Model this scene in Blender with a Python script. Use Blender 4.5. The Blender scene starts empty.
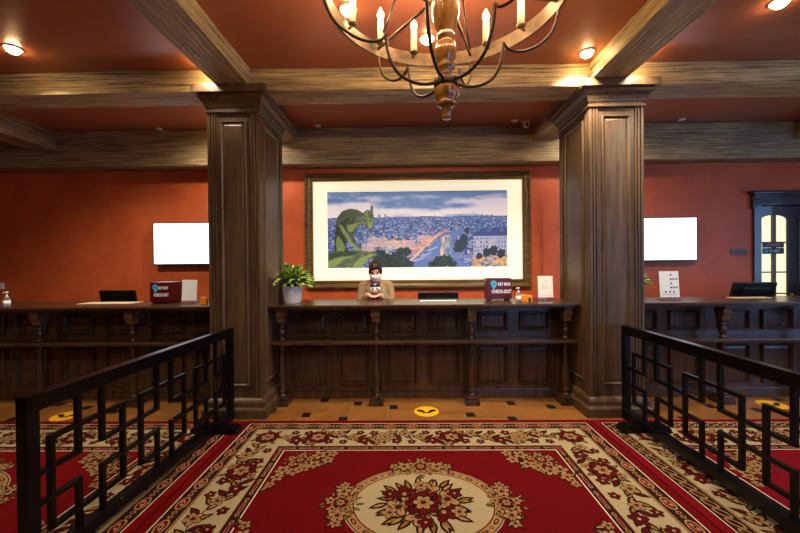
import bpy, bmesh, math, random
import numpy as np
from mathutils import Vector, Matrix, Euler
R = math.radians
PI = math.pi
rnd = random.Random(7)
col = bpy.context.scene.collection
scene = bpy.context.scene

# ------------------------------------------------------------------ camera
F = 355.6
EYE = 1.5
cam_d = bpy.data.cameras.new('camera'); cam = bpy.data.objects.new('camera', cam_d); col.objects.link(cam)
cam_d.sensor_width = 36; cam_d.lens = 36 * F / 800; cam_d.clip_start = .02
CR = Matrix.Rotation(R(.8), 3, 'Z') @ Matrix.Rotation(R(90 - .4), 3, 'X') @ Matrix.Rotation(R(-.55), 3, 'Z')
cam.matrix_world = Matrix.Translation((0, 0, EYE)) @ CR.to_4x4()
scene.camera = cam

def ray(px, py):
    return CR @ Vector(((px - 400) / F, -(py - 266.5) / F, -1))
def atY(px, py, Y):
    d = ray(px, py); t = Y / d.y
    return Vector((d.x * t, Y, EYE + d.z * t))
def atZ(px, py, Z):
    d = ray(px, py); t = (Z - EYE) / d.z
    return Vector((d.x * t, d.y * t, Z))

# ------------------------------------------------------------------ materials
def srgb(c):
    c = [v / 255 for v in c]
    return tuple((v / 12.92 if v <= .04045 else ((v + .055) / 1.055) ** 2.4) for v in c) + (1,)

def mat(name, c, rough=.5, metal=0, coat=0, spec=.5, emit=None, es=0, trans=0, ior=1.45, alpha=1):
    m = bpy.data.materials.new(name); m.use_nodes = True
    b = m.node_tree.nodes['Principled BSDF']
    b.inputs['Base Color'].default_value = srgb(c) if max(c) > 1.001 else tuple(c) + (1,)
    b.inputs['Roughness'].default_value = rough
    b.inputs['Metallic'].default_value = metal
    b.inputs['Coat Weight'].default_value = coat
    b.inputs['Specular IOR Level'].default_value = spec
    b.inputs['Transmission Weight'].default_value = trans
    b.inputs['IOR'].default_value = ior
    if emit:
        b.inputs['Emission Color'].default_value = srgb(emit); b.inputs['Emission Strength'].default_value = es
    return m

def nodes(m):
    nt = m.node_tree
    return nt, nt.nodes, nt.links, nt.nodes['Principled BSDF']

def noisy(m, c1, c2, scale=(1, 1, 1), nscale=5, detail=6, lo=.3, hi=.7, bump=0, c3=None, dist=0, rough=None, coord='Object'):
    nt, N, L, b = nodes(m)
    tc = N.new('ShaderNodeTexCoord'); mp = N.new('ShaderNodeMapping')
    mp.inputs['Scale'].default_value = scale
    L.new(tc.outputs[coord], mp.inputs['Vector'])
    n = N.new('ShaderNodeTexNoise'); n.inputs['Scale'].default_value = nscale; n.inputs['Detail'].default_value = detail
    n.inputs['Distortion'].default_value = dist; n.inputs['Roughness'].default_value = .6
    L.new(mp.outputs[0], n.inputs['Vector'])
    r = N.new('ShaderNodeValToRGB')
    r.color_ramp.elements[0].position = lo; r.color_ramp.elements[0].color = srgb(c1)
    r.color_ramp.elements[1].position = hi; r.color_ramp.elements[1].color = srgb(c2)
    if c3:
        e = r.color_ramp.elements.new((lo + hi) / 2); e.color = srgb(c3)
    L.new(n.outputs['Fac'], r.inputs['Fac']); L.new(r.outputs[0], b.inputs['Base Color'])
    if bump:
        bp = N.new('ShaderNodeBump'); bp.inputs['Strength'].default_value = bump; bp.inputs['Distance'].default_value = .004
        L.new(n.outputs['Fac'], bp.inputs['Height']); L.new(bp.outputs[0], b.inputs['Normal'])
    if rough:
        mr = N.new('ShaderNodeMapRange'); mr.inputs['To Min'].default_value = rough[0]; mr.inputs['To Max'].default_value = rough[1]
        L.new(n.outputs['Fac'], mr.inputs['Value']); L.new(mr.outputs[0], b.inputs['Roughness'])
    return m

def weathered(name, axis):
    """grey-washed, brushed timber: fine streaks running along the beam and broad patches of grey over honey"""
    m = mat(name, (120, 100, 70), .5)
    nt, N, L, b = nodes(m)
    tc = N.new('ShaderNodeTexCoord')
    def ns(sc, k, det):
        mp = N.new('ShaderNodeMapping'); mp.inputs['Scale'].default_value = sc
        L.new(tc.outputs['Object'], mp.inputs['Vector'])
        n = N.new('ShaderNodeTexNoise'); n.inputs['Scale'].default_value = k; n.inputs['Detail'].default_value = det
        n.inputs['Roughness'].default_value = .7
        L.new(mp.outputs[0], n.inputs['Vector']); return n
    fine = ns((.8, 34, 34) if axis == 'x' else (34, .8, 34), 2.2, 7)
    broad = ns((.5, 2.5, 2.5) if axis == 'x' else (2.5, .5, 2.5), 1.6, 4)
    r1 = N.new('ShaderNodeValToRGB'); e = r1.color_ramp.elements
    e[0].position = .36; e[0].color = srgb((60, 50, 38)); e[1].position = .64; e[1].color = srgb((246, 236, 212))
    x = e.new(.45); x.color = srgb((174, 158, 128)); x = e.new(.56); x.color = srgb((208, 192, 158))
    L.new(fine.outputs['Fac'], r1.inputs['Fac'])
    r2 = N.new('ShaderNodeValToRGB'); e = r2.color_ramp.elements
    e[0].position = .35; e[0].color = srgb((150, 140, 136)); e[1].position = .65; e[1].color = srgb((240, 222, 180))
    L.new(broad.outputs['Fac'], r2.inputs['Fac'])
    mx = N.new('ShaderNodeMix'); mx.data_type = 'RGBA'; mx.blend_type = 'MULTIPLY'; mx.inputs['Factor'].default_value = .85
    L.new(r1.outputs[0], mx.inputs['A']); L.new(r2.outputs[0], mx.inputs['B']); L.new(mx.outputs['Result'], b.inputs['Base Color'])
    bp = N.new('ShaderNodeBump'); bp.inputs['Strength'].default_value = .6; bp.inputs['Distance'].default_value = .006
    L.new(fine.outputs['Fac'], bp.inputs['Height']); L.new(bp.outputs[0], b.inputs['Normal'])
    return m

def walnut(name, dark, mid, light, axis='z', rough=.34, coat=.12):
    m = mat(name, mid, rough, coat=coat)
    m.node_tree.nodes['Principled BSDF'].inputs['Coat Roughness'].default_value = .25
    nt, N, L, b = nodes(m)
    tc = N.new('ShaderNodeTexCoord')
    mp = N.new('ShaderNodeMapping'); mp.inputs['Scale'].default_value = (9, 9, .8) if axis == 'z' else (.8, 9, 9)
    L.new(tc.outputs['Object'], mp.inputs['Vector'])
    n = N.new('ShaderNodeTexNoise'); n.inputs['Scale'].default_value = 2.5; n.inputs['Detail'].default_value = 8; n.inputs['Distortion'].default_value = .6
    L.new(mp.outputs[0], n.inputs['Vector'])
    r = N.new('ShaderNodeValToRGB'); e = r.color_ramp.elements
    e[0].position = .3; e[0].color = srgb(dark); e[1].position = .72; e[1].color = srgb(light)
    x = e.new(.5); x.color = srgb(mid)
    L.new(n.outputs['Fac'], r.inputs['Fac'])
    # knots
    v = N.new('ShaderNodeTexVoronoi'); v.inputs['Scale'].default_value = 3.2
    mp2 = N.new('ShaderNodeMapping'); mp2.inputs['Scale'].default_value = (1, 1, .5) if axis == 'z' else (.5, 1, 1)
    L.new(tc.outputs['Object'], mp2.inputs['Vector']); L.new(mp2.outputs[0], v.inputs['Vector'])
    rk = N.new('ShaderNodeValToRGB'); rk.color_ramp.elements[0].position = .03; rk.color_ramp.elements[0].color = (.18, .14, .12, 1)
    rk.color_ramp.elements[1].position = .12; rk.color_ramp.elements[1].color = (1, 1, 1, 1)
    L.new(v.outputs['Distance'], rk.inputs['Fac'])
    mx = N.new('ShaderNodeMix'); mx.data_type = 'RGBA'; mx.blend_type = 'MULTIPLY'; mx.inputs['Factor'].default_value = .8
    L.new(r.outputs[0], mx.inputs['A']); L.new(rk.outputs[0], mx.inputs['B']); L.new(mx.outputs['Result'], b.inputs['Base Color'])
    bp = N.new('ShaderNodeBump'); bp.inputs['Strength'].default_value = .15; bp.inputs['Distance'].default_value = .002
    L.new(n.outputs['Fac'], bp.inputs['Height']); L.new(bp.outputs[0], b.inputs['Normal'])
    return m

M = {}
M['wall'] = noisy(mat('terracotta_plaster', (150, 60, 30), .48), (192, 86, 44), (216, 106, 58), nscale=2.2, lo=.3, hi=.75, bump=.12, dist=.5)
M['ceiling'] = noisy(mat('red_ceiling_paint', (130, 60, 40), .34), (164, 94, 64), (176, 104, 72), nscale=1.2, bump=.03)
M['beam_x'] = weathered('brushed_timber_across', 'x'); M['beam_y'] = weathered('brushed_timber_along', 'y')
M['column'] = walnut('walnut_column', (60, 43, 27), (76, 56, 36), (92, 70, 45), rough=.42)
M['counter'] = walnut('dark_counter_wood', (52, 34, 22), (72, 48, 32), (88, 62, 42), rough=.26, coat=.4)
M['counter_top'] = walnut('dark_worktop_wood', (50, 32, 20), (66, 44, 28), (84, 58, 38), axis='x', rough=.25)
M['pale_wood'] = walnut('lighter_carved_wood', (80, 54, 30), (104, 74, 44), (124, 92, 56), rough=.3)
M['post_wood'] = walnut('post_wood', (42, 26, 16), (58, 38, 26), (74, 50, 34), rough=.25)
M['iron'] = mat('black_painted_iron', (5, 5, 7), .3, metal=.0, coat=0, spec=.4)
M['ring_iron'] = noisy(mat('lit_bronze', (90, 76, 58), .42, metal=.6), (92, 78, 60), (160, 140, 110), nscale=10)  # lightened to paint in the candlelight on the ring's inner band
M['arm_iron'] = mat('dark_bronze_rod', (66, 54, 42), .38, metal=.7)
M['amber_wood'] = noisy(mat('turned_amber_wood', (140, 90, 30), .22, coat=.8), (98, 58, 16), (176, 122, 48), scale=(6, 6, 1), nscale=3)
M['candle'] = mat('ivory_candle_sleeve', (240, 225, 190), .6)
M['flame'] = mat('lit_candle_bulb', (255, 220, 150), .5, emit=(255, 196, 110), es=60)
M['lamp'] = mat('lit_downlight_lens', (255, 240, 210), .5, emit=(255, 214, 150), es=75)
M['white_trim'] = mat('white_enamel', (225, 220, 210), .4)
M['white_plastic'] = mat('white_plastic', (235, 235, 235), .35)
M['black_plastic'] = mat('black_plastic', (14, 14, 16), .35)
M['screen'] = mat('lit_white_screen', (255, 255, 255), .4, emit=(244, 248, 255), es=2.6)
M['off_screen'] = mat('dark_screen_glass', (8, 8, 10), .12)
M['tile'] = noisy(mat('ochre_floor_tile', (170, 110, 50), .32), (116, 74, 32), (146, 96, 46), nscale=3)
M['tile_dark'] = mat('dark_inset_tile', (34, 20, 16), .3)
M['grout'] = mat('pale_grout', (140, 118, 84), .8)
M['frame'] = walnut('bronze_picture_frame', (76, 56, 28), (102, 78, 42), (126, 98, 56), axis='x')
M['gold'] = mat('gilt_edge', (176, 132, 60), .35, metal=.6)
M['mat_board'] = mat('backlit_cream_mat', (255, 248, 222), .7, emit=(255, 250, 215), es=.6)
M['maroon'] = mat('maroon_box_laminate', (78, 12, 22), .3)
M['white_ink'] = mat('white_lettering', (245, 245, 245), .5)
M['blue_ink'] = mat('sky_blue_print', (70, 180, 225), .5)
M['navy'] = mat('navy_sign_plate', (22, 34, 62), .35)
M['coral_ink'] = mat('coral_lettering', (236, 140, 110), .5)
M['grey_ink'] = mat('grey_print', (90, 95, 110), .6)
M['paper'] = mat('white_paper', (248, 247, 244), .7)
M['cream_paper'] = mat('cream_paper', (214, 196, 160), .7)
M['acrylic'] = mat('clear_acrylic', (240, 245, 250), .05, trans=1, ior=1.35)
M['gel'] = mat('clear_gel_bottle', (225, 235, 240), .08, trans=.85, ior=1.33)
M['orange'] = mat('orange_card', (240, 150, 20), .5)
M['pot'] = mat('glazed_white_pot', (240, 240, 240), .25, coat=.5)
M['soil'] = noisy(mat('potting_soil', (40, 28, 18), .9), (28, 20, 12), (60, 42, 26), nscale=40)
M['leaf_a'] = mat('pale_variegated_leaf', (236, 240, 150), .42)
M['leaf_b'] = mat('green_leaf', (70, 124, 40), .42)
M['leaf_c'] = mat('lime_leaf', (160, 190, 70), .42)
M['stem'] = mat('green_stem', (90, 120, 50), .5)
M['door_wood'] = mat('dark_door_wood', (56, 50, 54), .25, coat=.5)
M['lit_glass'] = mat('lit_frosted_pane', (255, 250, 205), .4, emit=(255, 246, 190), es=.95)
M['yellow'] = mat('yellow_floor_sticker', (244, 176, 26), .45)
M['black_ink'] = mat('black_footprint_print', (14, 12, 10), .5)
M['skin'] = mat('skin', (222, 176, 150), .5)
M['hair'] = noisy(mat('dark_brown_hair', (30, 16, 12), .5), (22, 12, 10), (52, 30, 22), scale=(1, 1, .15), nscale=220, bump=.4)
M['mask'] = mat('white_face_mask', (240, 240, 242), .7)
M['blazer'] = noisy(mat('beige_blazer_cloth', (160, 132, 100), .85), (146, 118, 86), (170, 142, 110), nscale=60)
M['blouse'] = mat('white_blouse', (240, 236, 228), .7)
M['vest'] = mat('wine_red_vest', (120, 18, 26), .7)
M['scarf'] = mat('navy_scarf', (20, 24, 56), .5)
M['skirt'] = mat('dark_skirt', (24, 22, 28), .8)
M['badge'] = mat('silver_name_badge', (190, 200, 215), .3, metal=.5)
M['eye'] = mat('eye_dark', (20, 12, 10), .2)
M['room_wall'] = mat('plain_terracotta_paint', (168, 80, 46), .6)
M['day_glass'] = mat('window_glass', (235, 245, 255), .03, trans=1, ior=1.1)

# ------------------------------------------------------------------ mesh builder
class MB:
    def __init__(s): s.v = []; s.f = []; s.m = []; s.sm = []
    def add(s, vs, fs, mi=0, smooth=False):
        o = len(s.v); s.v += [tuple(v) for v in vs]
        for f in fs:
            s.f.append([i + o for i in f]); s.m.append(mi); s.sm.append(smooth)
        return s
    def box(s, x0, x1, y0, y1, z0, z1, mi=0, bev=0, mtx=None):
        if x1 < x0: x0, x1 = x1, x0
        if y1 < y0: y0, y1 = y1, y0
        if z1 < z0: z0, z1 = z1, z0
        bm = bmesh.new(); bmesh.ops.create_cube(bm, size=1)
        for v in bm.verts:
            v.co = Vector(((x0 + x1) / 2 + v.co.x * (x1 - x0), (y0 + y1) / 2 + v.co.y * (y1 - y0), (z0 + z1) / 2 + v.co.z * (z1 - z0)))
        if bev:
            b = min(bev, .45 * min(x1 - x0, y1 - y0, z1 - z0))
            bmesh.ops.bevel(bm, geom=bm.edges[:], offset=b, segments=2, profile=.6, affect='EDGES')
        if mtx: bmesh.ops.transform(bm, matrix=mtx, verts=bm.verts)
        return s.bm(bm, mi)
    def bm(s, bm, mi=0, smooth=False):
        bm.verts.index_update()
        s.add([v.co[:] for v in bm.verts], [[v.index for v in f.verts] for f in bm.faces], mi, smooth)
        bm.free(); return s
    def lathe(s, prof, c, n=24, mi=0, smooth=True, mtx=None):
        """prof: (r, z) list; closed with caps"""
        vs = []; fs = []
        for r, z in prof:
            for k in range(n):
                a = 2 * PI * k / n
                p = Vector((r * math.cos(a), r * math.sin(a), z))
                if mtx: p = mtx @ p
                vs.append((c[0] + p.x, c[1] + p.y, c[2] + p.z))
        for i in range(len(prof) - 1):
            for k in range(n):
                k2 = (k + 1) % n
                fs.append([i * n + k, i * n + k2, (i + 1) * n + k2, (i + 1) * n + k])
        s.add(vs, fs, mi, smooth)
        o = len(s.v) - len(vs)
        s.f.append([o + k for k in range(n)][::-1]); s.m.append(mi); s.sm.append(False)
        s.f.append([o + (len(prof) - 1) * n + k for k in range(n)]); s.m.append(mi); s.sm.append(False)
        return s
    def tube(s, pts, rad, n=8, mi=0, smooth=True, flat=1):
        pts = [Vector(p) for p in pts]
        if not isinstance(rad, (list, tuple)): rad = [rad] * len(pts)
        vs = []; fs = []
        up = Vector((0, 0, 1))
        prev = None
        for i, p in enumerate(pts):
            t = (pts[min(i + 1, len(pts) - 1)] - pts[max(i - 1, 0)]).normalized()
            if prev is None:
                a = t.cross(up)
                if a.length < .1: a = t.cross(Vector((1, 0, 0)))
            else:
                a = prev - t * prev.dot(t)
            a.normalize(); prev = a; b = t.cross(a)
            for k in range(n):
                g = 2 * PI * (k + .5) / n
                vs.append(p + a * math.cos(g) * rad[i] + b * math.sin(g) * rad[i] * flat)
        for i in range(len(pts) - 1):
            for k in range(n):
                k2 = (k + 1) % n
                fs.append([i * n + k, i * n + k2, (i + 1) * n + k2, (i + 1) * n + k])
        fs.append(list(range(n))[::-1]); fs.append([(len(pts) - 1) * n + k for k in range(n)])
        return s.add(vs, fs, mi, smooth)
    def ell(s, c, r, mtx=None, mi=0, n=20):
        bm = bmesh.new(); bmesh.ops.create_uvsphere(bm, u_segments=n, v_segments=n // 2 + 2, radius=1)
        for v in bm.verts:
            p = Vector((v.co.x * r[0], v.co.y * r[1], v.co.z * r[2]))
            if mtx: p = mtx @ p
            v.co = p + Vector(c)
        return s.bm(bm, mi, True)
    def rect_ring(s, x0, x1, z0, z1, prof, mi=0, axis='y', face=0, sgn=-1):
        """picture-frame moulding; prof = list of (inset, out) running from outer edge inwards. axis 'y': lies in XZ plane at y=face,
        out goes along sgn*y; axis 'x': lies in YZ plane (x0,x1 are y values); axis 'z': lies in XY plane (z0,z1 are y values)"""
        vs = []; fs = []
        for ins, out in prof:
            for (a, b) in ((x0 + ins, z0 + ins), (x1 - ins, z0 + ins), (x1 - ins, z1 - ins), (x0 + ins, z1 - ins)):
                if axis == 'y': vs.append((a, face + sgn * out, b))
                elif axis == 'x': vs.append((face + sgn * out, a, b))
                else: vs.append((a, b, face + sgn * out))
        for i in range(len(prof) - 1):
            for k in range(4):
                k2 = (k + 1) % 4
                fs.append([i * 4 + k, i * 4 + k2, (i + 1) * 4 + k2, (i + 1) * 4 + k])
        s.add(vs, fs, mi)
        return s
    def square_stack(s, cx, cy, hx, hy, prof, mi=0, cap=True):
        """prof: (offset, z) list: rectangle hx,hy half sizes grown by offset"""
        vs = []; fs = []
        for o, z in prof:
            vs += [(cx - hx - o, cy - hy - o, z), (cx + hx + o, cy - hy - o, z), (cx + hx + o, cy + hy + o, z), (cx - hx - o, cy + hy + o, z)]
        for i in range(len(prof) - 1):
            for k in range(4):
                k2 = (k + 1) % 4
                fs.append([i * 4 + k, i * 4 + k2, (i + 1) * 4 + k2, (i + 1) * 4 + k])
        if cap:
            fs.append([0, 3, 2, 1]); n = len(prof) - 1
            fs.append([n * 4 + k for k in range(4)])
        return s.add(vs, fs, mi)
    def build(s, name, mats, parent=None, kind=None):
        me = bpy.data.meshes.new(name)
        off = parent_loc(parent)
        me.from_pydata([(v[0] - off.x, v[1] - off.y, v[2] - off.z) for v in s.v], [], s.f)
        if not isinstance(mats, (list, tuple)): mats = [mats]
        for m in mats: me.materials.append(m)
        me.polygons.foreach_set('material_index', s.m); me.polygons.foreach_set('use_smooth', s.sm)
        me.update()
        bm = bmesh.new(); bm.from_mesh(me)
        if len(bm.verts) < 60000: bmesh.ops.recalc_face_normals(bm, faces=bm.faces)
        bm.to_mesh(me); bm.free()
        o = bpy.data.objects.new(name, me); col.objects.link(o)
        if parent: o.parent = parent
        if kind: o['kind'] = kind
        return o

def parent_loc(p):
    v = Vector((0, 0, 0))
    while p: v += p.location; p = p.parent
    return v

def thing(name, loc, label, cat, group=None):
    o = bpy.data.objects.new(name, None); col.objects.link(o); o.location = loc
    o.empty_display_size = .1
    o['label'] = label; o['category'] = cat
    if group: o['group'] = group
    return o
def tag(o, label, cat, group=None, origin=None):
    o['label'] = label; o['category'] = cat
    if group: o['group'] = group
    if origin:
        o.data.transform(Matrix.Translation(-Vector(origin))); o.location = origin
    return o
def copy_tree(o, parent=None):
    c = o.copy(); col.objects.link(c)
    if parent: c.parent = parent
    for ch in [k for k in bpy.data.objects if k.parent == o]: copy_tree(ch, c)
    return c
def struct(mb, name, m, parent=None):
    o = mb.build(name, m, parent)
    o['kind'] = 'structure'
    return o

def text_obj(txt, size, m, parent, centre, name='lettering', width=None, depth=.0015, face='-y', shear=0, height=None):
    cu = bpy.data.curves.new(name, 'FONT'); cu.body = txt; cu.size = size; cu.align_x = 'CENTER'; cu.align_y = 'CENTER'
    cu.extrude = depth; cu.shear = shear; cu.offset = size * .02
    tmp = bpy.data.objects.new('tmp', cu); col.objects.link(tmp)
    dg = bpy.context.evaluated_depsgraph_get()
    me = bpy.data.meshes.new_from_object(tmp.evaluated_get(dg))
    bpy.data.objects.remove(tmp)
    xs = [v.co.x for v in me.vertices]; ys = [v.co.y for v in me.vertices]
    w = max(xs) - min(xs); h = max(ys) - min(ys)
    k = (width / w) if width else 1; kh = (height / h) if height else k
    cx = (max(xs) + min(xs)) / 2; cy = (max(ys) + min(ys)) / 2
    off = parent_loc(parent)
    for v in me.vertices:
        x, y, z = v.co
        p = Vector(((x - cx) * k, -z, (y - cy) * kh)) + Vector(centre) - off
        v.co = p
    me.materials.clear(); me.materials.append(m)
    o = bpy.data.objects.new(name, me); col.objects.link(o); o.parent = parent
    return o

# ------------------------------------------------------------------ room shell
CEIL = 3.41; BEAM = 3.2; WALL = 5.2
X0, X1, Y0 = -7.2, 7.4, -4.2

def build_floor():
    mb = MB(); mb.box(X0, X1, Y0, WALL + .1, -.12, -.004, 2)
    a, b = .385, .098; g = .004
    for i in range(-60, 61):
        for j in range(-60, 61):
            ox = -1.05 + i * a + j * b - a; oy = 3.53 - i * b + j * a - a + b / 2
            for (x, y, s_, mi) in ((ox, oy, a, 0), (ox + a, oy + a - b, b, 1)):
                xa, xb, ya, yb = max(x + g, X0), min(x + s_ - g, X1), max(y + g, Y0), min(y + s_ - g, WALL)
                if xb - xa < .01 or yb - ya < .01: continue
                mb.add([(xa, ya, 0), (xb, ya, 0), (xb, yb, 0), (xa, yb, 0)], [[0, 1, 2, 3]], mi)
    # note tile tops sit just above the grout bed
    return struct(mb, 'floor', [M['tile'], M['tile_dark'], M['grout']])
build_floor()
struct(MB().box(X0, X1, Y0, WALL + .2, CEIL, CEIL + .12), 'ceiling', M['ceiling'])
# back wall with a door opening
DX0, DX1, DZ = 5.10, 6.20, 2.3
w = MB(); w.box(X0 - .15, DX0, WALL, WALL + .15, 0, CEIL); w.box(DX1, X1 + .15, WALL, WALL + .15, 0, CEIL); w.box(DX0, DX1, WALL, WALL + .15, DZ, CEIL)
struct(w, 'wall_back', M['wall'])
struct(MB().box(X0 - .15, X0, Y0, WALL, 0, CEIL), 'wall_left', M['room_wall'])
FX0, FX1, FZ0, FZ1 = 2.6, 6.4, .5, 2.8
w = MB(); w.box(X0 - .15, FX0, Y0 - .15, Y0, 0, CEIL); w.box(FX1, X1 + .15, Y0 - .15, Y0, 0, CEIL); w.box(FX0, FX1, Y0 - .15, Y0, 0, FZ0); w.box(FX0, FX1, Y0 - .15, Y0, FZ1, CEIL)
struct(w, 'wall_front', M['room_wall'])
win2 = MB().box(FX0, FX0 + .08, Y0 - .1, Y0 - .02, FZ0, FZ1).box(FX1 - .08, FX1, Y0 - .1, Y0 - .02, FZ0, FZ1).box(FX0, FX1, Y0 - .1, Y0 - .02, FZ0, FZ0 + .08).box(FX0, FX1, Y0 - .1, Y0 - .02, FZ1 - .08, FZ1)
for xx in (3.87, 5.13): win2.box(xx - .03, xx + .03, Y0 - .09, Y0 - .03, FZ0, FZ1)
win2 = struct(win2, 'window_2', M['door_wood'])
MB().box(FX0 + .06, FX1 - .06, Y0 - .063, Y0 - .057, FZ0 + .06, FZ1 - .06).build('window_glass', M['day_glass'], win2)
WY0, WY1, WZ0, WZ1 = -1.6, 3.3, .7, 2.7
w = MB(); w.box(X1, X1 + .15, Y0, WY0, 0, CEIL); w.box(X1, X1 + .15, WY1, WALL, 0, CEIL)
w.box(X1, X1 + .15, WY0, WY1, 0, WZ0); w.box(X1, X1 + .15, WY0, WY1, WZ1, CEIL)
struct(w, 'wall_right', M['room_wall'])
win = struct(MB().box(X1 + .02, X1 + .1, WY0, WY0 + .08, WZ0, WZ1).box(X1 + .02, X1 + .1, WY1 - .08, WY1, WZ0, WZ1)
             .box(X1 + .02, X1 + .1, WY0, WY1, WZ0, WZ0 + .08).box(X1 + .02, X1 + .1, WY0, WY1, WZ1 - .08, WZ1)
             .box(X1 + .03, X1 + .09, .01, .06, WZ0, WZ1).box(X1 + .03, X1 + .09, 1.64, 1.69, WZ0, WZ1).box(X1 + .03, X1 + .09, WY0, WY1, 2.1, 2.14), 'window_1', M['door_wood'])
g_ = MB().box(X1 + .055, X1 + .061, WY0 + .06, WY1 - .06, WZ0 + .06, WZ1 - .06).build('window_glass', M['day_glass'], win)

# ------------------------------------------------------------------ beams
def beam(x0, x1, y0, y1, z0, z1, axis, label, group=None):
    c = ((x0 + x1) / 2, (y0 + y1) / 2, z0)
    mb = MB().box(x0, x1, y0, y1, z0, z1, bev=.006)
    o = mb.build('ceiling_beam', M['beam_' + axis]); tag(o, label, 'ceiling beam', group, c); return o
beam(X0 + .01, X1 - .01, 3.45, 3.76, BEAM - .006, CEIL - .001, 'x', 'long weathered timber beam running across the room over the two columns')
beam(X0 + .01, X1 - .01, 4.96, WALL - .001, 2.91, CEIL - .001, 'x', 'deep timber beam against the top of the red back wall')
beam(-1.81, -1.485, Y0 + .01, 3.449, BEAM + .044, CEIL - .001, 'y', 'timber beam running toward the viewer from the left column')
beam(1.79, 2.12, Y0 + .01, 3.449, BEAM + .044, CEIL - .001, 'y', 'timber beam running toward the viewer from the right column')
beam(-1.81, -1.485, 3.761, 4.959, BEAM, CEIL - .001, 'y', 'short timber beam just behind the left column capital')
beam(1.79, 2.12, 3.761, 4.959, BEAM, CEIL - .001, 'y', 'short timber beam just behind the right column capital')
beam(-5.25, -4.9, 3.761, 4.959, BEAM - .05, CEIL - .001, 'y', 'short timber beam at the far left edge above the left counter')
beam(5.35, 5.7, 3.761, 4.959, BEAM - .05, CEIL - .001, 'y', 'short timber beam at the far right edge near the door')

# ------------------------------------------------------------------ columns
def panel_face(mb, a0, a1, z0, z1, axis, face, sgn, mi=0, d=.012):
    """raised-and-fielded panel: moulding ring and bevelled field"""
    mb.rect_ring(a0, a1, z0, z1, [(0, 0), (.003, d * .9), (.008, d * 1.2), (.014, d * 1.2), (.024, d * .55), (.03, -.0005)], mi, axis, face, sgn)
    mb.rect_ring(a0 + .03, a1 - .03, z0 + .03, z1 - .03, [(0, .001), (.022, .008), (.03, .008), (min(a1 - a0, z1 - z0) / 2 - .031, .008)], mi, axis, face, sgn)

def column(x0, x1, label):
    y0, y1 = 3.49, 4.16
    cx, cy = (x0 + x1) / 2, (y0 + y1) / 2; hx, hy = (x1 - x0) / 2, (y1 - y0) / 2
    t = thing('wood_column', (cx, cy, 0), label, 'column')
    sh = MB(); sh.box(x0 + .012, x1 - .012, y0 + .012, y1 - .012, .15, 3.06)
    # corner strips with flutes on every face
    for (a0, a1, axis, face, sgn) in ((x0, x1, 'y', y0 + .012, -1), (x0, x1, 'y', y1 - .012, 1), (y0, y1, 'x', x0 + .012, -1), (y0, y1, 'x', x1 - .012, 1)):
        for (s0, s1) in ((a0 + .004, a0 + .03), (a0 + .04, a0 + .06), (a0 + .07, a0 + .085), (a1 - .03, a1 - .004), (a1 - .06, a1 - .04), (a1 - .085, a1 - .07)):
            lo, hi = .19, 3.03
            if axis == 'y': sh.box(s0, s1, face, face + sgn * .014, lo, hi, bev=.004)
            else: sh.box(face, face + sgn * .014, s0, s1, lo, hi, bev=.004)
    sh.build('shaft', M['column'], t)
    for (a0, a1, axis, face, sgn) in ((x0, x1, 'y', y0 + .012, -1), (x0, x1, 'x', x0 + .012, -1), (x0, x1, 'x', x1 - .012, 1)):
        p = MB()
        b0, b1 = (x0, x1) if axis == 'y' else (y0, y1)
        panel_face(p, b0 + .125, b1 - .125, .30, 2.93, axis, face, sgn, d=.014)
        p.build('long_panel', M['column'], t)
    cap = MB().square_stack(cx, cy, hx, hy, [(-.02, 3.0), (.006, 3.0), (.016, 3.008), (.016, 3.022), (.004, 3.03), (.004, 3.05), (.012, 3.056), (.018, 3.075), (.032, 3.105), (.056, 3.13), (.062, 3.14), (.062, 3.165), (.1, 3.172), (.1, 3.243)])
    cap.build('capital', M['column'], t)
    bs = MB().square_stack(cx, cy, hx, hy, [(.06, 0), (.06, .085), (.05, .1), (.032, .105), (.03, .15), (.02, .17), (.004, .185), (-.01, .19)])
    bs.build('base', M['column'], t)
    return t
column(-1.94, -1.425, 'tall square panelled wood column left of the painting')
column(1.80, 2.33, 'tall square panelled wood column right of the painting')

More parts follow.
